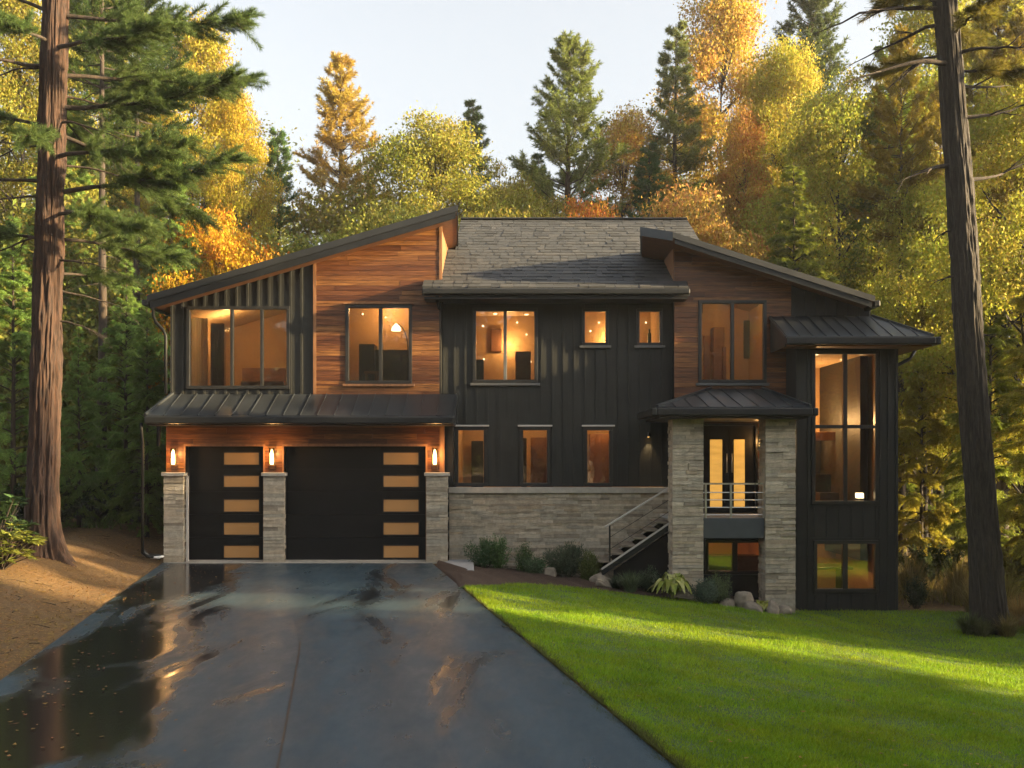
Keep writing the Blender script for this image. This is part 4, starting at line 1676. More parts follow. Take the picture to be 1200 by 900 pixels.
def leaf_quads(P, D, N, L, W, bend=0.0):
    """rhombic leaves: base P, direction D, normal N, length L, width W"""
    D = unit(D)
    S = unit(np.cross(D, N))
    Nn = np.cross(S, D)
    L = np.broadcast_to(np.asarray(L), (len(P),))[:, None]
    W = np.broadcast_to(np.asarray(W), (len(P),))[:, None]
    V = np.empty((len(P), 4, 3))
    V[:, 0] = P
    V[:, 1] = P + D * L * .45 + S * W * .5
    V[:, 2] = P + D * L - Nn * L * bend
    V[:, 3] = P + D * L * .45 - S * W * .5
    return V.reshape(-1, 3)


class Tubes:
    """many tapered tubes gathered in one mesh"""

    def __init__(self):
        self.mb = MB()

    def add(self, pts, r0, r1, segs=6):
        n = len(pts)
        self.mb.tube(pts, [r0 + (r1 - r0) * i / (n - 1) for i in range(n)], segs, cap=False)

    def mesh(self, name, mat):
        me = mesh_from(name, self.mb.v, self.mb.f, True)
        me.materials.append(mat)
        return me


def trunk_pts(r, H, lean=.02, n=10):
    p = np.zeros((n, 3))
    p[:, 2] = np.linspace(0, H, n)
    w = np.cumsum(r.normal(0, lean, (n, 2)), 0) * H / n
    p[:, :2] = w - w[0]
    return p


def conifer(seed, H=16, c0=.2, Rc=2.2, style='pine', dens=1.0, r0=.2, barkm='bark', prof=.75, leafscale=1.0, dead=0, up=62):
    r = np.random.default_rng(seed)
    tp = trunk_pts(r, H, .012)
    T = Tubes()
    n = len(tp)
    T.mb.tube([tuple(p) for p in tp], [max(.012, r0 * (1 - i / (n - 1)) ** .85) * (1.25 if i == 0 else 1) for i in range(n)], 10, cap=False)
    P, D, N, L, W = [], [], [], [], []
    z = c0 * H
    az = r.uniform(0, 6.28)

    def at(z):
        return np.array([np.interp(z, tp[:, 2], tp[:, 0]), np.interp(z, tp[:, 2], tp[:, 1]), z])

    gap = .42 if style == 'pine' else .40
    while z < H * .985:
        t = (z - c0 * H) / (H * (1 - c0))
        for k in range(r.integers(3, 6)):
            az += 2.4 + r.normal(0, .35)
            Lb = Rc * ((1 - t) ** prof) * r.uniform(.6, 1.12) * min(1, .55 + t * 3) + .12
            if style == 'pine':
                e0 = R(-12 + up * t + r.normal(0, 8))
                curve = .18
            else:
                e0 = R(8 + 40 * t + r.normal(0, 6))
                curve = -.30
            d = np.array([math.cos(az), math.sin(az), 0])
            s = np.linspace(0, 1, 7)
            bp = at(z + r.uniform(-.1, .1))[None] + d[None] * (s * Lb * math.cos(e0))[:, None]
            bp[:, 2] += s * Lb * math.sin(e0) + curve * Lb * (s ** 2)
            side = np.array([-d[1], d[0], 0])
            bp += side[None] * (s ** 2 * Lb * r.normal(0, .08))[:, None]
            T.mb.tube([tuple(p) for p in bp], [max(.004, (.012 + .010 * Lb) * (1 - .85 * i / 6)) for i in range(7)], 5, cap=False)
            nt = int((12 if style == 'pine' else 22) * max(.5, Lb ** .75) * dens) + 2
            for j in range(nt):
                f = r.uniform(.22, 1) ** .8
                p0 = np.array([np.interp(f, s, bp[:, q]) for q in range(3)])
                sg = 1 if j % 2 else -1
                bd = unit(bp[min(6, int(f * 6) + 1)] - bp[int(f * 6) if f < 1 else 5])
                td = unit(bd * r.uniform(.5, 1.0) + side * sg * r.uniform(.35, .95) + np.array([0, 0, r.normal(.12 if style == 'pine' else -.08, .22)]))
                tl = Lb * r.uniform(.14, .36) * (1.15 - .55 * f) + .10
                if style == 'pine':
                    m = max(3, int(tl / .085))
                    q = 14
                    ss = np.linspace(.15, 1, m)
                    cp = p0 + td * (ss * tl)[:, None] + np.array([0, 0, .12]) * (ss ** 2 * tl)[:, None]
                    cp = np.repeat(cp, q, 0)
                    dd = td + r.normal(0, .62, (m * q, 3))
                    P.append(cp); D.append(dd); N.append(r.normal(0, 1, (m * q, 3)))
                    L.append(r.uniform(.10, .19, m * q) * leafscale); W.append(np.full(m * q, .020 * leafscale))
                else:
                    m = max(4, int(tl / .035))
                    ss = np.linspace(.05, 1, m)
                    cp = p0 + td * (ss * tl)[:, None] - np.array([0, 0, .28]) * (ss ** 2 * tl)[:, None]
                    tw = unit(np.cross(td, np.array([0, 0, 1.0])))
                    for sg2 in (-1, 1, -1, 1):
                        dd = td * .75 + tw * sg2 * r.uniform(.4, 1.0, m)[:, None] + np.array([0, 0, -.22]) + r.normal(0, .16, (m, 3))
                        nn = np.array([0, 0, 1.0]) + r.normal(0, .35, (m, 3))
                        P.append(cp + r.normal(0, .02, (m, 3))); D.append(dd); N.append(nn)
                        L.append(r.uniform(.07, .17, m) * leafscale * (1.1 - .4 * ss)); W.append(np.full(m, .026 * leafscale))
        z += gap * r.uniform(.7, 1.3) * (1.0 - .35 * t)
    for k in range(dead):
        zz = H * r.uniform(.12, c0)
        a = r.uniform(0, 6.28)
        Lb = r.uniform(.4, 1.4)
        s = np.linspace(0, 1, 5)
        bp = at(zz)[None] + np.array([math.cos(a), math.sin(a), 0])[None] * (s * Lb)[:, None]
        bp[:, 2] += -.25 * Lb * s ** 2 + r.normal(0, .02, 5)
        T.mb.tube([tuple(p) for p in bp], [.022 * (1 - .8 * i / 4) for i in range(5)], 5, cap=False)
    P, D, N, L, W = [np.concatenate(a) for a in (P, D, N, L, W)]
    crown = mesh_np('crown', leaf_quads(P, D, N, L, W, .1), 4)
    crown.materials.append(M['needles'])
    return T.mesh('trunk', M[barkm]), crown, H


def broadleaf(seed, H=12, c0=.25, Rc=3.0, nl=26000, leaf=.15, r0=.18, barkm='barkgrey', top=1.0, clump=.22, nclump=105, openness=0.0):
    r = np.random.default_rng(seed)
    T = Tubes()
    tp = trunk_pts(r, H * .82, .03)
    n = len(tp)
    T.mb.tube([tuple(p) for p in tp], [max(.02, r0 * (1 - .9 * i / (n - 1))) * (1.3 if i == 0 else 1) for i in range(n)], 9, cap=False)
    zc, hz = H * (c0 + 1) / 2, H * (1 - c0) / 2
    cent, size = [], []
    for k in range(nclump):
        u = unit(r.normal(0, 1, 3))
        rad = r.uniform(.35, 1.0) ** .5
        zz = u[2] * rad
        # egg-shaped envelope, widest below the middle
        wdt = Rc * (1 - .28 * max(0, zz)) * r.uniform(.82, 1.1)
        c = np.array([u[0] * rad * wdt, u[1] * rad * wdt, zc + zz * hz * r.uniform(.9, 1.05) * top])
        cent.append(c)
        size.append(Rc * clump * r.uniform(.65, 1.3))
    cent = np.array(cent)
    ends = cent[r.permutation(len(cent))[:44]]
    for e in ends:
        hz0 = np.clip(e[2] - np.hypot(e[0], e[1]) * r.uniform(.5, 1.1), H * c0 * .75, H * .78)
        b = np.array([np.interp(hz0, tp[:, 2], tp[:, 0]), np.interp(hz0, tp[:, 2], tp[:, 1]), hz0])
        s = np.linspace(0, 1, 6)[:, None]
        bp = b + (e - b) * s + np.array([0, 0, .12 * np.linalg.norm(e - b)]) * (s * (1 - s) * 2) + r.normal(0, .05, (6, 3)) * s
        rb = .010 + .014 * np.linalg.norm(e - b)
        T.mb.tube([tuple(p) for p in bp], [rb * (1 - .8 * i / 5) for i in range(6)], 5, cap=False)
        for q in range(3):
            i0 = r.integers(2, 5)
            e2 = bp[i0] + r.normal(0, 1, 3) * np.linalg.norm(e - b) * .22
            T.mb.tube([tuple(bp[i0]), tuple((bp[i0] + e2) / 2 + np.array([0, 0, .04])), tuple(e2)], [rb * .4, rb * .3, .003], 4, cap=False)
    cnt = np.maximum(8, (nl * np.array(size) ** 2 / np.sum(np.array(size) ** 2)).astype(int))
    P, N = [], []
    for c, s_, m in zip(cent, size, cnt):
        u = unit(r.normal(0, 1, (m, 3)))
        rad = r.uniform(0, 1, (m, 1)) ** .45
        q = u * rad * np.array([1.15, 1.15, .75]) * s_
        # ragged: some twigs reach beyond the clump
        q *= np.where(r.uniform(0, 1, (m, 1)) < .12, 1.45, 1)
        P.append(c + q)
        N.append(u * .7 + np.array([0, 0, .8]) + r.normal(0, .7, (m, 3)))
    P, N = np.concatenate(P), np.concatenate(N)
    m = len(P)
    D = r.normal(0, 1, (m, 3)) + np.array([0, 0, -.35])
    Ls = leaf * r.uniform(.6, 1.35, m)
    crown = mesh_np('crown', leaf_quads(P, D, N, Ls, Ls * .62, .15), 4)
    crown.materials.append(M['leaves'])
    return T.mesh('trunk', M[barkm]), crown, H


PROTO = {
    'pineA': conifer(11, 17, .34, 2.3, 'pine', 1.0, .20, prof=.7),
    'pineB': conifer(12, 18, .30, 2.5, 'pine', .9, .22, prof=.62),
    'spruce': conifer(13, 16, .10, 2.9, 'pine', 1.1, .2, 'barkdark', prof=1.0, up=30),
    'hemA': conifer(14, 13, .07, 2.9, 'hem', .85, .16, 'barkdark', prof=.8, leafscale=1.25),
    'hemB': conifer(15, 15, .12, 3.2, 'hem', .75, .17, 'barkdark', prof=.7, leafscale=1.35),
    'decA': broadleaf(21, 12, .2, 3.1, 100000, .088),
    'decB': broadleaf(22, 15, .18, 2.6, 95000, .094, top=1.02, clump=.26),
    'decC': broadleaf(23, 8, .1, 2.5, 48000, .095, r0=.1, clump=.22),
    'tall': conifer(16, 22, .62, 2.8, 'pine', .8, .24, 'barkdark', dead=26),
}


def plant_tree(kind, name, x, y, top=None, H=None, width=1.0, color=(.06, .09, .02), rot=0, label='', cat='tree', group=None, sink=.1):
    tm, cm, H0 = PROTO[kind]
    zb = float(gh(x, y)) - sink
    H = H if H else top - zb
    s = H / H0
    e = bpy.data.objects.new(name, None)
    COL.objects.link(e)
    e.location = (x, y, zb)
    e.rotation_euler = (0, 0, rot)
    e.scale = (s * width, s * width, s)
    tag(e, label, cat, group)
    mobj('trunk', tm, None, e)
    c = mobj('crown', cm, None, e)
    c.color = (*color, 1)
    return e


def tp(px, ptop, Y):
    return X(px, Y), Y, Z(ptop, Y)


GOLD, YEL, YGR, OLIVE, GRN, DGRN, ORG_, RST = (.36, .17, .02), (.40, .25, .025), (.20, .18, .025), (.12, .12, .022), (.055, .095, .022), (.030, .062, .022), (.42, .13, .025), (.34, .10, .03)
BG = [
    # kind, name, px, top row, depth, width, colour, label
    ('pineA', 'pine_tree', 403, 66, 42, 1.15, (0.429, 0.305, 0.058), 'golden pine with open crown standing tallest above the left gable roof'),
    ('pineB', 'pine_tree', 665, 44, 42, 1.25, (0.169, 0.203, 0.046), 'open-branched green pine standing alone against the sky over the shingled roof'),
    ('spruce', 'spruce_tree', 326, 152, 40, 1.05, (0.091, 0.163, 0.046), 'dark green spruce with narrow point left of the golden pine'),
    ('spruce', 'spruce_tree', 552, 120, 48, 1.05, (0.117, 0.163, 0.046), 'dull green spruce peeking up just right of the rounded yellow-green tree'),
    ('decA', 'maple_tree', 508, 134, 38, .92, (0.260, 0.250, 0.036), 'rounded yellow-green broadleaf tree right of the golden pine'),
    ('decA', 'maple_tree', 592, 196, 40, .7, (0.260, 0.230, 0.036), 'low yellow-green tree between the rounded tree and the lone open pine'),
    ('spruce', 'spruce_tree', 628, 182, 45, 1.1, (0.065, 0.108, 0.033), 'short dark spruce at the left foot of the lone open pine'),
    ('decC', 'small_tree', 432, 206, 39, .9, (0.221, 0.203, 0.039), 'small olive-gold tree just right of the golden pine trunk'),
    ('decC', 'small_tree', 372, 246, 33, .95, (0.195, 0.216, 0.039), 'small yellow-green tree rising over the middle of the left roof slope'),
    ('decC', 'small_tree', 455, 228, 33, .9, (0.221, 0.230, 0.039), 'bushy yellow-green tree behind the high end of the left roof'),
    ('decC', 'small_tree', 538, 222, 34, .9, (0.247, 0.230, 0.039), 'yellow-green tree top directly behind the left end of the ridge'),
    ('decC', 'small_tree', 690, 206, 36, .55, (0.480, 0.200, 0.035), 'small orange maple under the lone open pine'),
    ('decB', 'birch_tree', 733, 122, 47, .9, (0.380, 0.250, 0.045), 'rust and gold tree between the lone open pine and the tall spruce'),
    ('spruce', 'spruce_tree', 792, 26, 47, 1.05, (0.169, 0.196, 0.046), 'tall slim spruce against the sky left of the orange birch'),
    ('decB', 'birch_tree', 850, -30, 50, .8, (0.41, 0.285, 0.05), 'tall orange-gold birch reaching the top of the picture'),
    ('decC', 'small_tree', 808, 205, 34, .7, (0.420, 0.270, 0.070), 'small pale orange tree above the right end of the ridge'),
    ('decB', 'birch_tree', 872, 118, 41, .5, (0.40, 0.225, 0.045), 'slender vivid orange tree behind the right roof'),
    ('spruce', 'spruce_tree', 760, 168, 43, 1.15, (0.078, 0.135, 0.036), 'deep green spruce under the rust and gold tree'),
    ('decA', 'maple_tree', 640, 236, 37, .8, (0.260, 0.230, 0.039), 'yellow-green tree along the left half of the ridge'),
    ('decC', 'small_tree', 740, 236, 35, .8, (0.169, 0.190, 0.039), 'olive green tree just above the ridge near its right half'),
    ('pineB', 'pine_tree', 948, -30, 45, 1.1, (0.080, 0.104, 0.030), 'dark pine with ragged top right of the tall orange-gold birch'),
    ('decB', 'birch_tree', 915, 42, 42, .7, (0.360, 0.320, 0.040), 'tall yellow birch left of the dark ragged pine'),
    ('hemA', 'hemlock_tree', 930, 190, 33, .9, (0.200, 0.240, 0.035), 'feathery olive hemlock behind the lower slope of the right roof'),
    ('decA', 'maple_tree', 985, 92, 36, .8, (0.36, 0.345, 0.045), 'bright yellow maple behind the end of the right roof'),
    ('hemB', 'hemlock_tree', 1040, 40, 35, .8, (0.180, 0.235, 0.032), 'tall yellow-green hemlock left of the leaning trunk'),
    ('spruce', 'spruce_tree', 1022, 150, 40, 1.2, (0.060, 0.104, 0.030), 'dark green spruce behind the bright yellow maple'),
    ('decA', 'maple_tree', 1085, 190, 29, .66, (0.36, 0.345, 0.045), 'bright yellow maple directly behind the leaning trunk'),
    ('decB', 'birch_tree', 1108, -40, 37, .8, (0.300, 0.310, 0.035), 'tall yellow-green birch behind the top of the leaning trunk'),
    ('hemB', 'hemlock_tree', 1175, -60, 30, .75, (0.300, 0.290, 0.040), 'tall golden hemlock right of the leaning trunk'),
    ('decA', 'maple_tree', 1205, 60, 26, .8, (0.36, 0.345, 0.045), 'golden maple at the edge of the picture right of the leaning trunk'),
    ('hemA', 'hemlock_tree', 1080, 330, 27, .62, (0.380, 0.340, 0.045), 'low golden hemlock beside the tower wall'),
    ('hemA', 'hemlock_tree', 1160, 280, 25, .7, (0.240, 0.280, 0.040), 'low yellow-green hemlock behind the foot of the leaning trunk'),
    ('hemA', 'hemlock_tree', 1235, 200, 22, .8, (0.380, 0.340, 0.045), 'golden hemlock spray cut by the right edge of the picture'),
    ('decB', 'birch_tree', 275, 92, 38, .55, (0.380, 0.300, 0.030), 'bright yellow birch between the big pine boughs and the narrow spruce'),
    ('decC', 'small_tree', 262, 232, 32, .7, (0.460, 0.250, 0.020), 'small orange-gold tree near the lower end of the left roof'),
    ('decB', 'birch_tree', 228, 10, 42, .8, (0.320, 0.270, 0.030), 'yellow birch glowing behind the big pine boughs'),
    ('decB', 'birch_tree', 120, -40, 44, .85, (0.190, 0.210, 0.030), 'olive-yellow birch seen through the branches right of the big pine trunk'),
    ('decB', 'birch_tree', 22, -30, 36, .8, (0.220, 0.210, 0.030), 'olive-yellow birch behind the left edge of the picture'),
    ('hemB', 'hemlock_tree', 200, 170, 31, .8, (0.210, 0.320, 0.075), 'green hemlock close to the left corner of the house'),
    ('hemB', 'hemlock_tree', 70, 120, 33, .85, (0.210, 0.320, 0.075), 'green hemlock behind the big pine trunk'),
    ('hemA', 'hemlock_tree', 148, 300, 27, .8, (0.210, 0.320, 0.075), 'low bright green hemlock left of the garage'),
    ('hemA', 'hemlock_tree', 15, 250, 23, .8, (0.210, 0.320, 0.075), 'green hemlock left of the big pine trunk'),
    ('hemA', 'hemlock_tree', 92, 380, 25, .7, (0.210, 0.320, 0.075), 'lowest green hemlock just right of the big pine trunk'),
    ('hemA', 'hemlock_tree', 172, 350, 24.5, .75, (0.170, 0.250, 0.055), 'small feathery hemlock whose boughs reach the garage downspout'),
    ('spruce', 'spruce_tree', 262, 200, 41, 1.2, (0.070, 0.125, 0.035), 'green spruce behind the small orange-gold tree'),
    ('tall', 'tall_pine', 118, -140, 27.5, .8, (0.050, 0.083, 0.020), 'straight tall pine with the thicker bare trunk between the big pine and the house'),
    ('tall', 'tall_pine', 160, -100, 31, .8, (0.050, 0.083, 0.020), 'straight tall pine with the slimmer bare trunk next to the garage corner'),
]
rt = random.Random(5)
for kind, name, px, ptop, Y, wd, colr, lab in BG:
    x, y, top = tp(px, ptop, Y)
    plant_tree(kind, name, x, y, top=top, width=wd * 1.0, color=colr, rot=rt.uniform(0, 6.28), label=lab)

# slim dark trunks of the right-hand wood
for i, (px, Y, h) in enumerate([(1057, 29, 9), (1101, 33, 9), (1113, 36, 8), (1090, 34, 8), (1170, 30, 10), (1196, 28, 9), (1140, 38, 9)]):
    plant_tree('tall', 'young_tree', X(px, Y), Y, H=h * 1.7, width=.75, color=(.22, .17, .02), rot=rt.uniform(0, 6), group='slim dark trunks in the wood right of the tower',
               label='slim dark-trunked young tree in the golden wood right of the tower')

# the woods further back
def woods():
    r = np.random.default_rng(8)
    P, D, N, L, C = [], [], [], [], []
    trees = []
    for k in range(150):
        Y = r.uniform(54, 84)
        x = r.uniform(-.62, .62) * Y
        trees.append((x, Y, r.uniform(9, 13) if abs(x + .02 * Y) < .2 * Y else r.uniform(15, 22)))
    for k in range(40):
        Y = r.uniform(30, 46)
        sgn = r.choice([-1, 1])
        trees.append((sgn * r.uniform(.36, .62) * Y, Y, r.uniform(6, 10)))
    for k in range(110):  # unseen belt behind the viewpoint, added to cover bright horizon mirrored in the panes
        trees.append((r.uniform(-60, 60), r.uniform(-58, -44), r.uniform(9, 16)))
    for (x, y, H) in trees:
        zb = float(gh(x, y))
        for q in range(16):
            t = r.uniform(.03, 1)
            rr_ = (1 - t) ** .6 * r.uniform(1.4, 2.6) + .3
            m = 330
            c = np.array([x + r.normal(0, rr_ * .55), y + r.normal(0, rr_ * .55), zb + t * H])
            P.append(c + r.normal(0, 1, (m, 3)) * np.array([.75, .75, .5]))
            D.append(r.normal(0, 1, (m, 3)) + np.array([0, 0, -.3]))
            N.append(r.normal(0, 1, (m, 3)) + np.array([0, 0, .6]))
            L.append(r.uniform(.12, .28, m))
    P, D, N, L = [np.concatenate(a) for a in (P, D, N, L)]
    return mesh_np('distant_woods', leaf_quads(P, D, N, L, L * .5, .1), 4)


o = mobj('distant_woods', woods(), M['leaves'])
o.color = (.15, .16, .03, 1)
tag(o, 'olive and gold mass of woods filling the gaps far behind the house, with an unseen belt behind the viewer', 'woods', kind='stuff')


# the two large trunks in front
def vnoise(th, h, fth, fh, seed):
    r = np.random.default_rng(seed)
    G = r.uniform(-1, 1, (64, fth))
    u = th / (2 * np.pi) * fth
    v = h * fh
    i0 = np.floor(u).astype(int)
    j0 = np.floor(v).astype(int)
    fu, fv = smooth(u - i0), smooth(v - j0)
    g = lambda j, i: G[j % 64, i % fth]
    return (g(j0, i0) * (1 - fu) + g(j0, i0 + 1) * fu) * (1 - fv) + (g(j0 + 1, i0) * (1 - fu) + g(j0 + 1, i0 + 1) * fu) * fv


def big_trunk(base, path, radius, flare, roots, seed, amp=.028, segs=180, dz=.045, hmax=16):
    """path(h)->offset xy, radius(h); furrowed bark as real relief, roots flaring at the foot"""
    r = np.random.default_rng(seed)
    hs = np.concatenate([np.arange(-.5, 8.5, dz), np.arange(8.5, hmax, dz * 4)])
    th = np.linspace(0, 2 * np.pi, segs, endpoint=False)
    TH, HH = np.meshgrid(th, hs)
    tw = TH + .12 * np.sin(HH * .8) + .05 * vnoise(TH, HH, 9, 1.5, seed + 5)
    rid = 1 - np.abs(vnoise(tw, HH, 20, .42, seed)) * 2
    rid2 = 1 - np.abs(vnoise(tw, HH, 47, 1.1, seed + 1)) * 2
    rad = radius(HH) + amp * (.5 * rid + .35 * rid2 + .35 * vnoise(TH, HH, 60, 6, seed + 2) + .3 * vnoise(TH, HH, 40, 2.2, seed + 3))
    fl = np.exp(-np.clip(HH + .0, -.5, 9) / .38)
    lob = np.zeros_like(TH)
    for a, w, s in roots:
        dth = np.angle(np.exp(1j * (TH - a)))
        lob += s * np.exp(-(dth / w) ** 2)
    rad = rad * (1 + flare * fl * (.35 + lob))
    ox, oy = path(HH)
    Pm = np.stack([base[0] + ox + rad * np.cos(TH), base[1] + oy + rad * np.sin(TH), base[2] + HH], -1)
    return mesh_grid('trunk', Pm, True, wrap=True)


def bough(T, L, start, d, length, droop, r, rad, style, color_n=1.0, lsc=1.0, twig=1.0):
    """one foreground branch with twigs and needle tufts; needles go to the lists in L"""
    d = unit(np.array(d, float))
    side = unit(np.cross(d, np.array([0, 0, 1.0])))
    s = np.linspace(0, 1, 12)
    bp = np.array(start)[None] + d[None] * (s * length)[:, None]
    bp[:, 2] -= droop * length * s ** 1.6 - .10 * length * np.clip(s - .7, 0, 1) * 1.5
    bp += side[None] * (np.cumsum(r.normal(0, .015, 12)) * length)[:, None]
    T.mb.tube([tuple(p) for p in bp], [rad * (1 - .88 * i / 11) for i in range(12)], 7, cap=False)
    nt = int(length * 24 * twig)
    for j in range(nt):
        f = r.uniform(.13, 1.0) ** .8
        p0 = np.array([np.interp(f, s, bp[:, q]) for q in range(3)])
        k = min(10, int(f * 11))
        bd = unit(bp[k + 1] - bp[k])
        sg = 1 if j % 2 else -1
        td = unit(bd * r.uniform(.5, 1.1) + side * sg * r.uniform(.2, .9) + np.array([0, 0, r.normal(.05, .25)]))
        tl = r.uniform(.25, .7) * (1.2 - .5 * f) * min(1.2, length * .45)
        ss = np.linspace(0, 1, 5)
        tb = p0 + td * (ss * tl)[:, None] - np.array([0, 0, .12]) * (ss ** 2 * tl)[:, None]
        T.mb.tube([tuple(p) for p in tb], [max(.0025, .008 * (1 - .8 * i / 4)) for i in range(5)], 4, cap=False)
        m = max(4, int(tl / .03))
        q = 18
        sv = np.repeat(np.linspace(.2, 1, m), q)
        cp = p0 + td * (sv * tl)[:, None] - np.array([0, 0, .12]) * (sv ** 2 * tl)[:, None]
        dd = td * .8 + r.normal(0, .5, (m * q, 3)) + np.array([0, 0, .05])
        L.append((cp, dd, r.normal(0, 1, (m * q, 3)), r.uniform(.07, .15, m * q) * lsc, np.full(m * q, .0065 * lsc)))


def dead_limb(T, start, d, length, droop, r, rad, depth=0):
    d = unit(np.array(d, float))
    s = np.linspace(0, 1, 9)
    side = unit(np.cross(d, np.array([0, 0, 1.0]) + r.normal(0, .1, 3)))
    bp = np.array(start)[None] + d[None] * (s * length)[:, None]
    bp[:, 2] += -droop * length * s ** 1.7
    bp += side[None] * (np.cumsum(r.normal(0, .02, 9)) * length)[:, None]
    bp[:, 2] += np.cumsum(r.normal(0, .012, 9)) * length
    T.mb.tube([tuple(p) for p in bp], [max(.0025, rad * (1 - .9 * i / 8)) for i in range(9)], 6, cap=False)
    if depth < 2:
        for k in range(r.integers(3, 6) if depth == 0 else r.integers(1, 4)):
            i = r.integers(2, 8)
            bd = unit(bp[i + 1 if i < 8 else i] - bp[i - 1])
            nd = unit(bd + side * r.choice([-1, 1]) * r.uniform(.4, 1.0) + np.array([0, 0, r.normal(-.1, .4)]))
            dead_limb(T, bp[i], nd, length * r.uniform(.25, .5), droop * .6, r, rad * (1 - .9 * i / 8) * .7, depth + 1)


def pack(L, mat, color, name='crown'):
    a = [np.concatenate([q[i] for q in L]) for i in range(5)]
    me = mesh_np(name, leaf_quads(a[0], a[1], a[2], a[3], a[4], .12), 4)
    me.materials.append(mat)
    return me


# left: big red-barked pine
BY = 18.0
bx = X(48, BY)
bz = Z(652, BY)
big = thing('big_pine', (bx, BY, bz), 'big pine with thick furrowed red-brown trunk and flared roots at the left of the driveway', 'tree')
pth = lambda h: (.027 * h + .0 * h, 0 * h)
rfn = lambda h: .245 - .0055 * np.clip(h, 0, 30)
me = big_trunk((0, 0, 0), pth, rfn, 1.0, [(-.35, .34, .75), (-1.25, .3, .6), (-2.2, .35, .7), (2.8, .4, .7), (1.2, .4, .6), (.5, .3, .5)], 4, amp=.046, hmax=19)
me.materials.append(M['bark'])
mobj('trunk', me, None, big)
r = np.random.default_rng(17)
T, L = Tubes(), []
for (h, az, ln, dr, rd) in [(5.0, .9, 1.7, .24, .03), (5.6, .45, 2.2, .18, .034), (6.0, -.35, 2.2, .2, .034), (6.4, .1, 3.3, .16, .045), (7.0, -.3, 3.1, .1, .04),
                            (7.4, .5, 3.0, .1, .04), (7.9, -.05, 3.3, .05, .045), (8.5, .3, 3.0, .0, .04), (8.9, -.5, 2.8, .05, .04), (9.5, .05, 2.9, -.05, .04), (10.2, .4, 2.7, -.05, .04),
                            (5.6, 2.7, 2.4, .25, .035), (6.6, 3.3, 2.6, .2, .035), (7.6, 2.9, 2.6, .1, .035), (8.6, 3.5, 2.6, .05, .035), (9.6, 3.1, 2.4, 0, .035),
                            (6.2, 1.4, 2.6, .15, .035), (8.2, 1.7, 2.6, .08, .035), (7.2, -1.3, 1.9, .15, .03), (9.0, -1.7, 2.0, .05, .03), (10.8, 0, 2.6, -.1, .035), (11.5, 2, 2.4, -.1, .035),
                            (12.3, -.6, 2.3, -.12, .03), (13, 1, 2.2, -.15, .03), (13.6, 3.3, 2.0, -.15, .03), (14.3, 4.5, 1.9, -.15, .03), (15, .2, 1.8, -.2, .03), (15.7, 2.3, 1.6, -.2, .03), (16.5, 5, 1.4, -.2, .025), (17.2, 1, 1.2, -.3, .02)]:
    c0_ = (.027 * h + .2 * math.cos(az), .2 * math.sin(az), h)
    bough(T, L, c0_, (math.cos(az), math.sin(az), .06 + r.normal(0, .14)), ln * r.uniform(.8, 1.08), dr + r.normal(0, .08), r, rd, 'pine')
mobj('branches', T.mesh('branches', M['barkdark']), None, big)
T = Tubes()
for (h, az, ln, dr) in [(6.9, .1, 1.7, .3), (7.6, -.4, 1.9, .42), (8.1, .3, 1.2, .1), (5.2, -.2, 1.3, .35), (4.7, .3, 1.1, .3), (8.6, 3.1, 1.4, .35), (6.3, 3.4, 1.3, .2), (5.6, 3.0, 1.2, .4), (7.3, 2.8, 1.5, .3), (4.1, -.1, .9, .4)]:
    dead_limb(T, (.027 * h + .18 * math.cos(az), .18 * math.sin(az), h), (math.cos(az), math.sin(az), .05), ln, dr, r, .024)
mobj('dead_branches', T.mesh('dead_branches', M['barkdark']), None, big)
c = mobj('crown', pack(L, M['needles'], None), None, big)
c.color = (.095, .14, .042, 1)

# right: leaning bare trunk
BY = 18.0
bx, bz = X(1161, BY), Z(737, BY)
lean = thing('leaning_tree', (bx, BY, bz), 'tall bare grey-brown trunk leaning left at the right edge of the lawn', 'tree')
pth = lambda h: (-.072 * np.clip(h, -1, 30) - .01 * np.sin(h * .6), 0 * h)
rfn = lambda h: .262 - .0075 * np.clip(h, 0, 22)
me = big_trunk((0, 0, 0), pth, rfn, .3, [(-.2, .4, .7), (-1.6, .4, .6), (2.9, .4, .8), (1.3, .4, .6)], 9, amp=.036, hmax=18)
me.materials.append(M['barkgrey'])
mobj('trunk', me, None, lean)
r = np.random.default_rng(23)
T, L = Tubes(), []
for (h, az, ln, dr, rd) in [(9.9, 3.3, 1.9, .25, .05), (8.15, 3.25, .95, .35, .045), (10.9, 3.0, 2.2, .2, .045), (10.6, 2.7, 1.6, .3, .035), (9.0, .1, 1.3, -.2, .04), (7.9, .25, 1.4, -.3, .045), (9.6, .5, 1.5, -.1, .035),
                            (6.2, 3.2, .4, .3, .03), (7.0, 3.0, .35, .5, .025), (10.1, -.3, 1.5, .1, .035), (5.2, .2, .3, .2, .03), (11.4, 3.4, 2.0, .1, .04), (11.2, .1, 1.8, 0, .04)]:
    T = Tubes()
    dead_limb(T, (-.072 * h + .15 * math.cos(az), .15 * math.sin(az), h), (math.cos(az), math.sin(az), .03), ln, dr, r, rd)
    mobj('dead_limb', T.mesh('dead_limb', M['barkdark']), None, lean)
T = Tubes()
for k in range(26):
    h = 9.8 + k * .3
    az = k * 2.4
    bough(T, L, (-.072 * h, 0, h), (math.cos(az), math.sin(az), .1), r.uniform(1.2, 2.4) * (1 - (h - 10) / 12), .1, r, .03, 'pine', lsc=1.2, twig=.8)
mobj('branches', T.mesh('branches', M['barkdark']), None, lean)
c = mobj('crown', pack(L, M['needles'], None), None, lean)
c.color = (.14, .12, .02, 1)

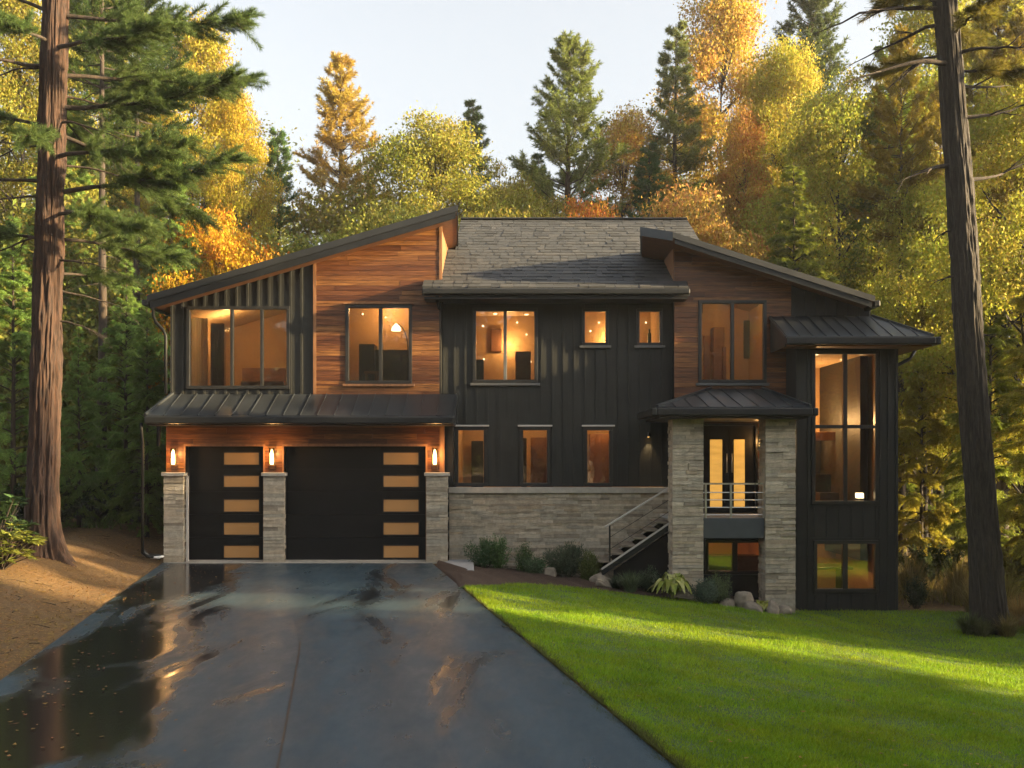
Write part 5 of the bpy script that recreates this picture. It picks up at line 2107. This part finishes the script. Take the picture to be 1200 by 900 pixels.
# ------------------------------------------------------------------ woods to the right of and behind the viewpoint (they shade and are mirrored)
off = []
r = random.Random(12)
for k in range(12):                                # two rows leave a lane open for the low sun
    x = 14.5 + 1.3 * k
    off.append(('decA', x, 13.0 - .176 * x - 2.3 + r.uniform(-.5, .3), r.uniform(10.5, 12.5)))
    if k % 2 == 0:
        off.append(('decA', x + .6, 16.4 - .176 * x + 1.55 + r.uniform(-.2, .6), r.uniform(6.6, 7.6)))
        off.append(('decA', x + .2, 16.4 - .176 * x + 4.4 + r.uniform(-.2, .6), r.uniform(8.4, 9.4)))
for k in range(9):
    x = 15.5 + 1.6 * k
    off.append(('decB', x, 16.0 - .176 * x + 6.6 + r.uniform(-.4, .4), 8.2 + .22 * min(x - 15.5, 9)))
for x, dy_, h in ((17, 1.5, 10), (25, -1.5, 12)):
    off.append(('pineA', x, 14.7 - .176 * x + dy_, h))
for k in range(16):
    x = r.uniform(14, 28)
    off.append(('hemB' if k % 3 else 'decA', x, r.uniform(-10, 7.5), r.uniform(10.5, 13.5)))
for k in range(46):
    off.append((r.choice(['spruce', 'decB', 'hemB', 'pineB', 'decB']), -38 + 76 * (k + r.uniform(0, 1)) / 46, r.uniform(-42, -24), r.uniform(13, 20)))
for kind, x, y, h in off:
    plant_tree(kind, 'forest_tree', x, y, H=h, width=.85 if x > 14 and y > -12 else 1.2, color=r.choice([(.15, .13, .03), (.09, .11, .025), (.18, .13, .03)]), rot=r.uniform(0, 6),
               label='forest tree standing outside the picture, behind or to the right of the viewer', group='forest trees outside the picture')


# ------------------------------------------------------------------ planting by the house
def bush(name, x, y, w, h, color, label, cat='shrub', seed=1, n=4600, leaf=.042, aspect=.35, upright=.6, group=None):
    r = np.random.default_rng(seed)
    zb = float(gh(x, y)) + .03
    t = thing(name, (x, y, zb), label, cat, group)
    T = Tubes()
    P, D, N = [], [], []
    ns = 26
    for k in range(ns):
        a = r.uniform(0, 6.28)
        rad = r.uniform(0, 1) ** .6
        e = np.array([math.cos(a) * rad * w / 2, math.sin(a) * rad * w / 2, h * r.uniform(.7, 1.1) * (1 - .35 * rad ** 2)])
        b = e * np.array([.25, .25, 0])
        s = np.linspace(0, 1, 5)[:, None]
        bp = b + (e - b) * s + np.array([0, 0, .05]) * s * (1 - s)
        T.mb.tube([tuple(p) for p in bp], [.006 * (1 - .7 * i / 4) for i in range(5)], 4, cap=False)
        m = n // ns
        f = r.uniform(.2, 1.05, (m, 1))
        P.append(b + (e - b) * f + r.normal(0, .035, (m, 3)))
        D.append(unit(e - b)[None] * upright + r.normal(0, .6, (m, 3)))
        N.append(r.normal(0, 1, (m, 3)))
    P, D, N = [np.concatenate(q) for q in (P, D, N)]
    P[:, 2] = np.abs(P[:, 2])
    L = leaf * r.uniform(.6, 1.3, len(P))
    me = mesh_np('foliage', leaf_quads(P, D, N, L, L * aspect, .1), 4)
    me.materials.append(M['shrub'])
    mobj('stems', T.mesh('stems', M['barkdark']), None, t)
    c = mobj('foliage', me, None, t)
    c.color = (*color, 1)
    return t


def tuft(name, x, y, h, spread, n, color, label, cat='grass clump', seed=1, w=.012, group=None, mat='grass'):
    """arching blades from one root"""
    r = np.random.default_rng(seed)
    zb = float(gh(x, y)) + .02
    a = r.uniform(0, 6.28, n)
    ln = h * r.uniform(.6, 1.2, n)
    out = spread * r.uniform(.15, 1.0, n)
    b = np.stack([np.cos(a), np.sin(a)], -1)
    S = np.stack([-np.sin(a), np.cos(a), 0 * a], -1)
    rows = []
    b0 = b * r.uniform(0, .08, (n, 1)) * (spread / .3)
    for s in (0, .35, .7, 1):
        p = np.zeros((n, 3))
        p[:, :2] = b0 + b * (out * s ** 1.7)[:, None]
        p[:, 2] = ln * (s - .38 * (out / max(spread, .01)) * s ** 2.4)
        rows.append(p)
    V = []
    for i in range(3):
        w0, w1 = w * (1 - .3 * i), w * (1 - .3 * (i + 1)) + .001
        V.append(np.stack([rows[i] - S * w0 / 2, rows[i] + S * w0 / 2, rows[i + 1] + S * w1 / 2, rows[i + 1] - S * w1 / 2], 1))
    V = np.concatenate(V)
    me = mesh_np(name, V.reshape(-1, 3), 4)
    me.materials.append(M[mat])
    o = mobj(name, me, None, None, (x, y, zb))
    o.color = (*color, 1)
    return tag(o, label, cat, group)


def at(px, py, Y):
    return X(px, Y), Y


bush('shrub', X(566, 20.9), 20.9, 0.76, 0.57, (0.070, 0.131, 0.056), 'round dark green shrub beside the grey concrete slab', seed=2)
bush('shrub', X(584, 20.9), 20.95, 0.51, 0.67, (0.101, 0.181, 0.060), 'upright fresh green shrub just right of the round dark one by the slab', seed=3)
bush('shrub', X(613, 21), 21.0, 0.37, 0.60, (0.101, 0.161, 0.060), 'thin upright shrub in the middle of the stone wall', seed=4, n=2520)
bush('shrub', X(627, 20.8), 20.8, 0.73, 0.34, (0.091, 0.142, 0.070), 'low grey-green shrub left of the small pale stone', seed=5)
bush('lavender', X(664, 20.9), 20.9, 0.92, 0.67, (0.101, 0.131, 0.081), 'wide grey-green lavender right of the small pale stone', seed=6, n=7560, leaf=.07, aspect=.15, upright=1.3)
bush('lavender', X(692, 20.8), 20.8, 0.61, 0.55, (0.151, 0.191, 0.060), 'yellower lavender near the foot of the staircase', seed=7, n=4680, leaf=.07, aspect=.15, upright=1.3)
tuft('ornamental_grass', X(739, 19.75), 19.75, .42, .42, 520, (0.111, 0.156, 0.078), 'grey-green arching grass clump under the staircase', seed=8)
tuft('ornamental_grass', X(722, 20.0), 20.0, .3, .3, 260, (0.078, 0.104, 0.065), 'small dark grass clump left of the arching clump by the stair', seed=18)
bush('shrub', X(762, 20.1), 20.0, 0.49, 0.44, (0.060, 0.091, 0.051), 'dark low shrub between the grass clump and the yellow hosta', seed=9, n=2700)
bush('shrub', X(826, 19.15), 19.2, 0.61, 0.41, (0.101, 0.142, 0.101), 'low blue-green shrub at the foot of the left porch pillar', seed=10)
bush('shrub', X(845, 19.5), 19.5, 0.67, 0.57, (0.111, 0.151, 0.070), 'twiggy green shrub under the porch window', seed=11, n=2880)


def hosta(x, y, h, spread, n, color, color2, label, seed, wl=.1):
    r = np.random.default_rng(seed)
    zb = float(gh(x, y)) + .03
    t = thing('hosta', (x, y, zb), label, 'plant')
    for part_, sel, colr in (('leaf', 0, color), ('inner_leaf', 1, color2)):
        V = []
        for k in range(n):
            if k % 2 != sel:
                continue
            a = k * 2.4 + r.normal(0, .2)
            f = r.uniform(.35, 1.0)
            out, top = spread * f, h * (1.25 - .75 * f) * r.uniform(.85, 1.1)
            S = np.array([-math.sin(a), math.cos(a), 0])
            d = np.array([math.cos(a), math.sin(a), 0])
            m = 9
            rows = []
            for i in range(m):
                s = i / (m - 1)
                p = d * out * s ** 1.15 + np.array([0, 0, top * math.sin(s * math.pi * .86)])
                w = wl * (.12 + math.sin(math.pi * max(0, (s - .18) / .82) ** .8) if s > .18 else .12)
                rows.append((p - S * w / 2 + np.array([0, 0, .02 * w / wl]), p, p + S * w / 2 + np.array([0, 0, .02 * w / wl])))
            for i in range(m - 1):
                (a0, b0, c0_), (a1, b1, c1) = rows[i], rows[i + 1]
                V += [a0, b0, b1, a1, b0, c0_, c1, b1]
        me = mesh_np('leaves', np.array(V), 4)
        me.materials.append(M['hosta'])
        o = mobj('leaves', me, None, t)
        o.color = (*colr, 1)
    return t


hosta(X(787, 19.3), 19.2, .50, .56, 44, (.22, .26, .05), (.42, .42, .16), 'large yellow-edged hosta in front of the left porch pillar', 3, .15)
hosta(X(893, 19.25), 19.2, .2, .34, 16, (.26, .28, .04), (.34, .34, .10), 'small yellow hosta growing over the pale rocks', 5, .14)


def rock(x, y, sx, sy, sz, label, seed, color=None, group=None, lift=0):
    r = np.random.default_rng(seed)
    u = np.linspace(0, 2 * np.pi, 48, endpoint=False)
    v = np.linspace(-1.35, 1.57, 26)
    U, Vv = np.meshgrid(u, v)
    d = np.stack([np.cos(U) * np.cos(Vv), np.sin(U) * np.cos(Vv), np.sin(Vv)], -1)
    q = np.ones(U.shape)
    for k in range(9):
        nrm = unit(r.normal(0, 1, 3))
        q = np.minimum(q, r.uniform(.62, .95) / np.maximum(.05, d @ nrm))
    q = np.clip(q, .3, 1) + .05 * vnoise(U, Vv + 2, 11, 5, seed) + .02 * vnoise(U, Vv + 2, 23, 12, seed + 1)
    P = d * q[..., None] * np.array([sx, sy, sz])
    me = mesh_grid('rock', P, True, wrap=True)
    me.materials.append(M['rock'])
    o = mobj('rock', me, None, None, (x, y, float(gh(x, y)) + sz * .35 + lift))
    o.rotation_euler = (0, r.normal(0, .2), r.uniform(0, 6))
    return tag(o, label, 'rock', group)


rock(X(644, 20.6), 20.6, .16, .14, .2, 'small pale upright stone between the low shrub and the lavender', 1)
rock(X(703, 20.3), 20.35, .26, .2, .22, 'grey boulder at the foot of the staircase', 2)
rock(X(708, 20.0), 19.95, .34, .2, .10, 'flat stone in front of the boulder at the stair foot', 3)
rock(X(871, 19.45), 19.4, .20, .18, .27, 'tallest pale rock behind the small yellow hosta', 4, lift=.05)
rock(X(880, 19.2), 19.1, .3, .18, .13, 'flat pinkish rock lying in front of the small yellow hosta', 5)
rock(X(903, 19.15), 19.05, .17, .13, .22, 'tilted rock slab right of the small yellow hosta', 6)
rock(X(917, 19.1), 19.15, .2, .15, .14, 'dark low rock at the foot of the right porch pillar', 7)
rock(X(855, 19.2), 19.35, .2, .16, .12, 'low grey rock under the twiggy green shrub', 8)

# right of the tower and round the leaning tree
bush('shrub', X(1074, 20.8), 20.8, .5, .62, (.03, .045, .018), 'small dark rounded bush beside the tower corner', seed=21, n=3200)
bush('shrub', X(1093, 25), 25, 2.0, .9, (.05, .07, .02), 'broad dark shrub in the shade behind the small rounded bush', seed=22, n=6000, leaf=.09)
bush('shrub', X(1195, 22), 22, 2.2, 1.2, (.17, .15, .03), 'broad golden shrub behind the right edge of the lawn', seed=25, n=7000, leaf=.1)
i = 0
for px, Y, h, sp, colr, lab in [
    (1068, 22.5, 1.0, .6, (.20, .17, .06), 'tall straw-coloured grass against the tower corner'),
    (1122, 21.5, 1.05, .6, (.22, .18, .06), 'tall straw-coloured grass left of the leaning trunk'),
    (1140, 20.3, .75, .5, (.24, .19, .06), 'shorter straw-coloured grass close to the leaning trunk, behind it'),
    (1176, 19.6, 1.0, .7, (.22, .19, .05), 'yellow-green grass clump rising just right of the leaning trunk'),
    (1196, 18.6, .6, .6, (.30, .20, .06), 'bright golden grass clump lowest at the right edge'),
    (1136, 17.75, .42, .4, (.07, .09, .035), 'dark green grass clump at the left foot of the leaning trunk'),
    (1152, 17.55, .3, .36, (.09, .10, .04), 'short green grass clump in front of the leaning trunk'),
    (1180, 17.6, .42, .45, (.18, .15, .05), 'dry grass clump at the right foot of the leaning trunk'),
    (1212, 18.2, .5, .5, (.22, .17, .05), 'dry grass clump at the very right edge of the lawn'),
]:
    tuft('grass_clump', X(px, Y), Y, h, sp, 420, colr, lab, seed=60 + i, w=.013)
    i += 1

# left edge: broad-leaved bush in front of the big pine
def rhodo(x, y, label, seed, color, w=.8, h=1.0, n=46):
    r = np.random.default_rng(seed)
    zb = float(gh(x, y))
    t = thing('rhododendron', (x, y, zb), label, 'shrub')
    T = Tubes()
    P, D, N, L = [], [], [], []
    for k in range(n):
        a = r.uniform(0, 6.28)
        f = r.uniform(.2, 1) ** .6
        e = np.array([math.cos(a) * f * w, math.sin(a) * f * w, h * r.uniform(.25, 1.05) * (1 - .3 * f)])
        T.mb.tube([(e[0] * .1, e[1] * .1, 0), tuple(e * np.array([.55, .55, .6])), tuple(e)], [.014, .01, .005], 5, cap=False)
        m = 12
        aa = np.arange(m) * 2.4 + r.uniform(0, 6)
        dd = np.stack([np.cos(aa), np.sin(aa), r.uniform(-.35, .45, m)], -1) + unit(e) * .45
        P.append(np.repeat(e[None], m, 0)); D.append(dd); N.append(np.array([0, 0, 1.0]) + r.normal(0, .3, (m, 3))); L.append(r.uniform(.10, .19, m))
    P, D, N, L = [np.concatenate(q) for q in (P, D, N, L)]
    me = mesh_np('foliage', leaf_quads(P, D, N, L, L * .33, .25), 4)
    me.materials.append(M['shrub'])
    mobj('stems', T.mesh('stems', M['barkdark']), None, t)
    o = mobj('foliage', me, None, t)
    o.color = (*color, 1)


rhodo(X(2, 16.2), 16.2, 'yellow-green broad-leaved bush at the left edge before the big pine', 3, (.15, .17, .03), .55, .72, 60)
rhodo(X(-8, 17.0), 17.0, 'darker green broad-leaved bush behind the yellow-green one at the left edge', 4, (.04, .07, .025), .6, 1.25, 44)
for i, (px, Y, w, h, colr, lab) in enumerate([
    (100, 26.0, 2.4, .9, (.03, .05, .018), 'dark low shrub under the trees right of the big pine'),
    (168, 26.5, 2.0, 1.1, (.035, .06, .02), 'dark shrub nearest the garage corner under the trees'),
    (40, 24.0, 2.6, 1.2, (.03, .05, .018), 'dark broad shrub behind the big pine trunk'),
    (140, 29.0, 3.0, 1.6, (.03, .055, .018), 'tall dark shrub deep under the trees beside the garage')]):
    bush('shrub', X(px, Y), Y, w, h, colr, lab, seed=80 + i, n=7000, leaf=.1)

# ------------------------------------------------------------------ thin evening haze
mb = MB()
mb.box(-110, 110, -70, 110, -3.2, 27)
m, nt, out = newmat('haze')
pv = node(nt, 'ShaderNodeVolumePrincipled', {'Color': (.92, .94, .96, 1), 'Density': .00055, 'Anisotropy': .25})
nt.links.new(pv.outputs[0], out.inputs['Volume'])
hz_ = part('haze', mb, m)
tag(hz_, 'thin warm evening haze between the trees', kind='stuff')
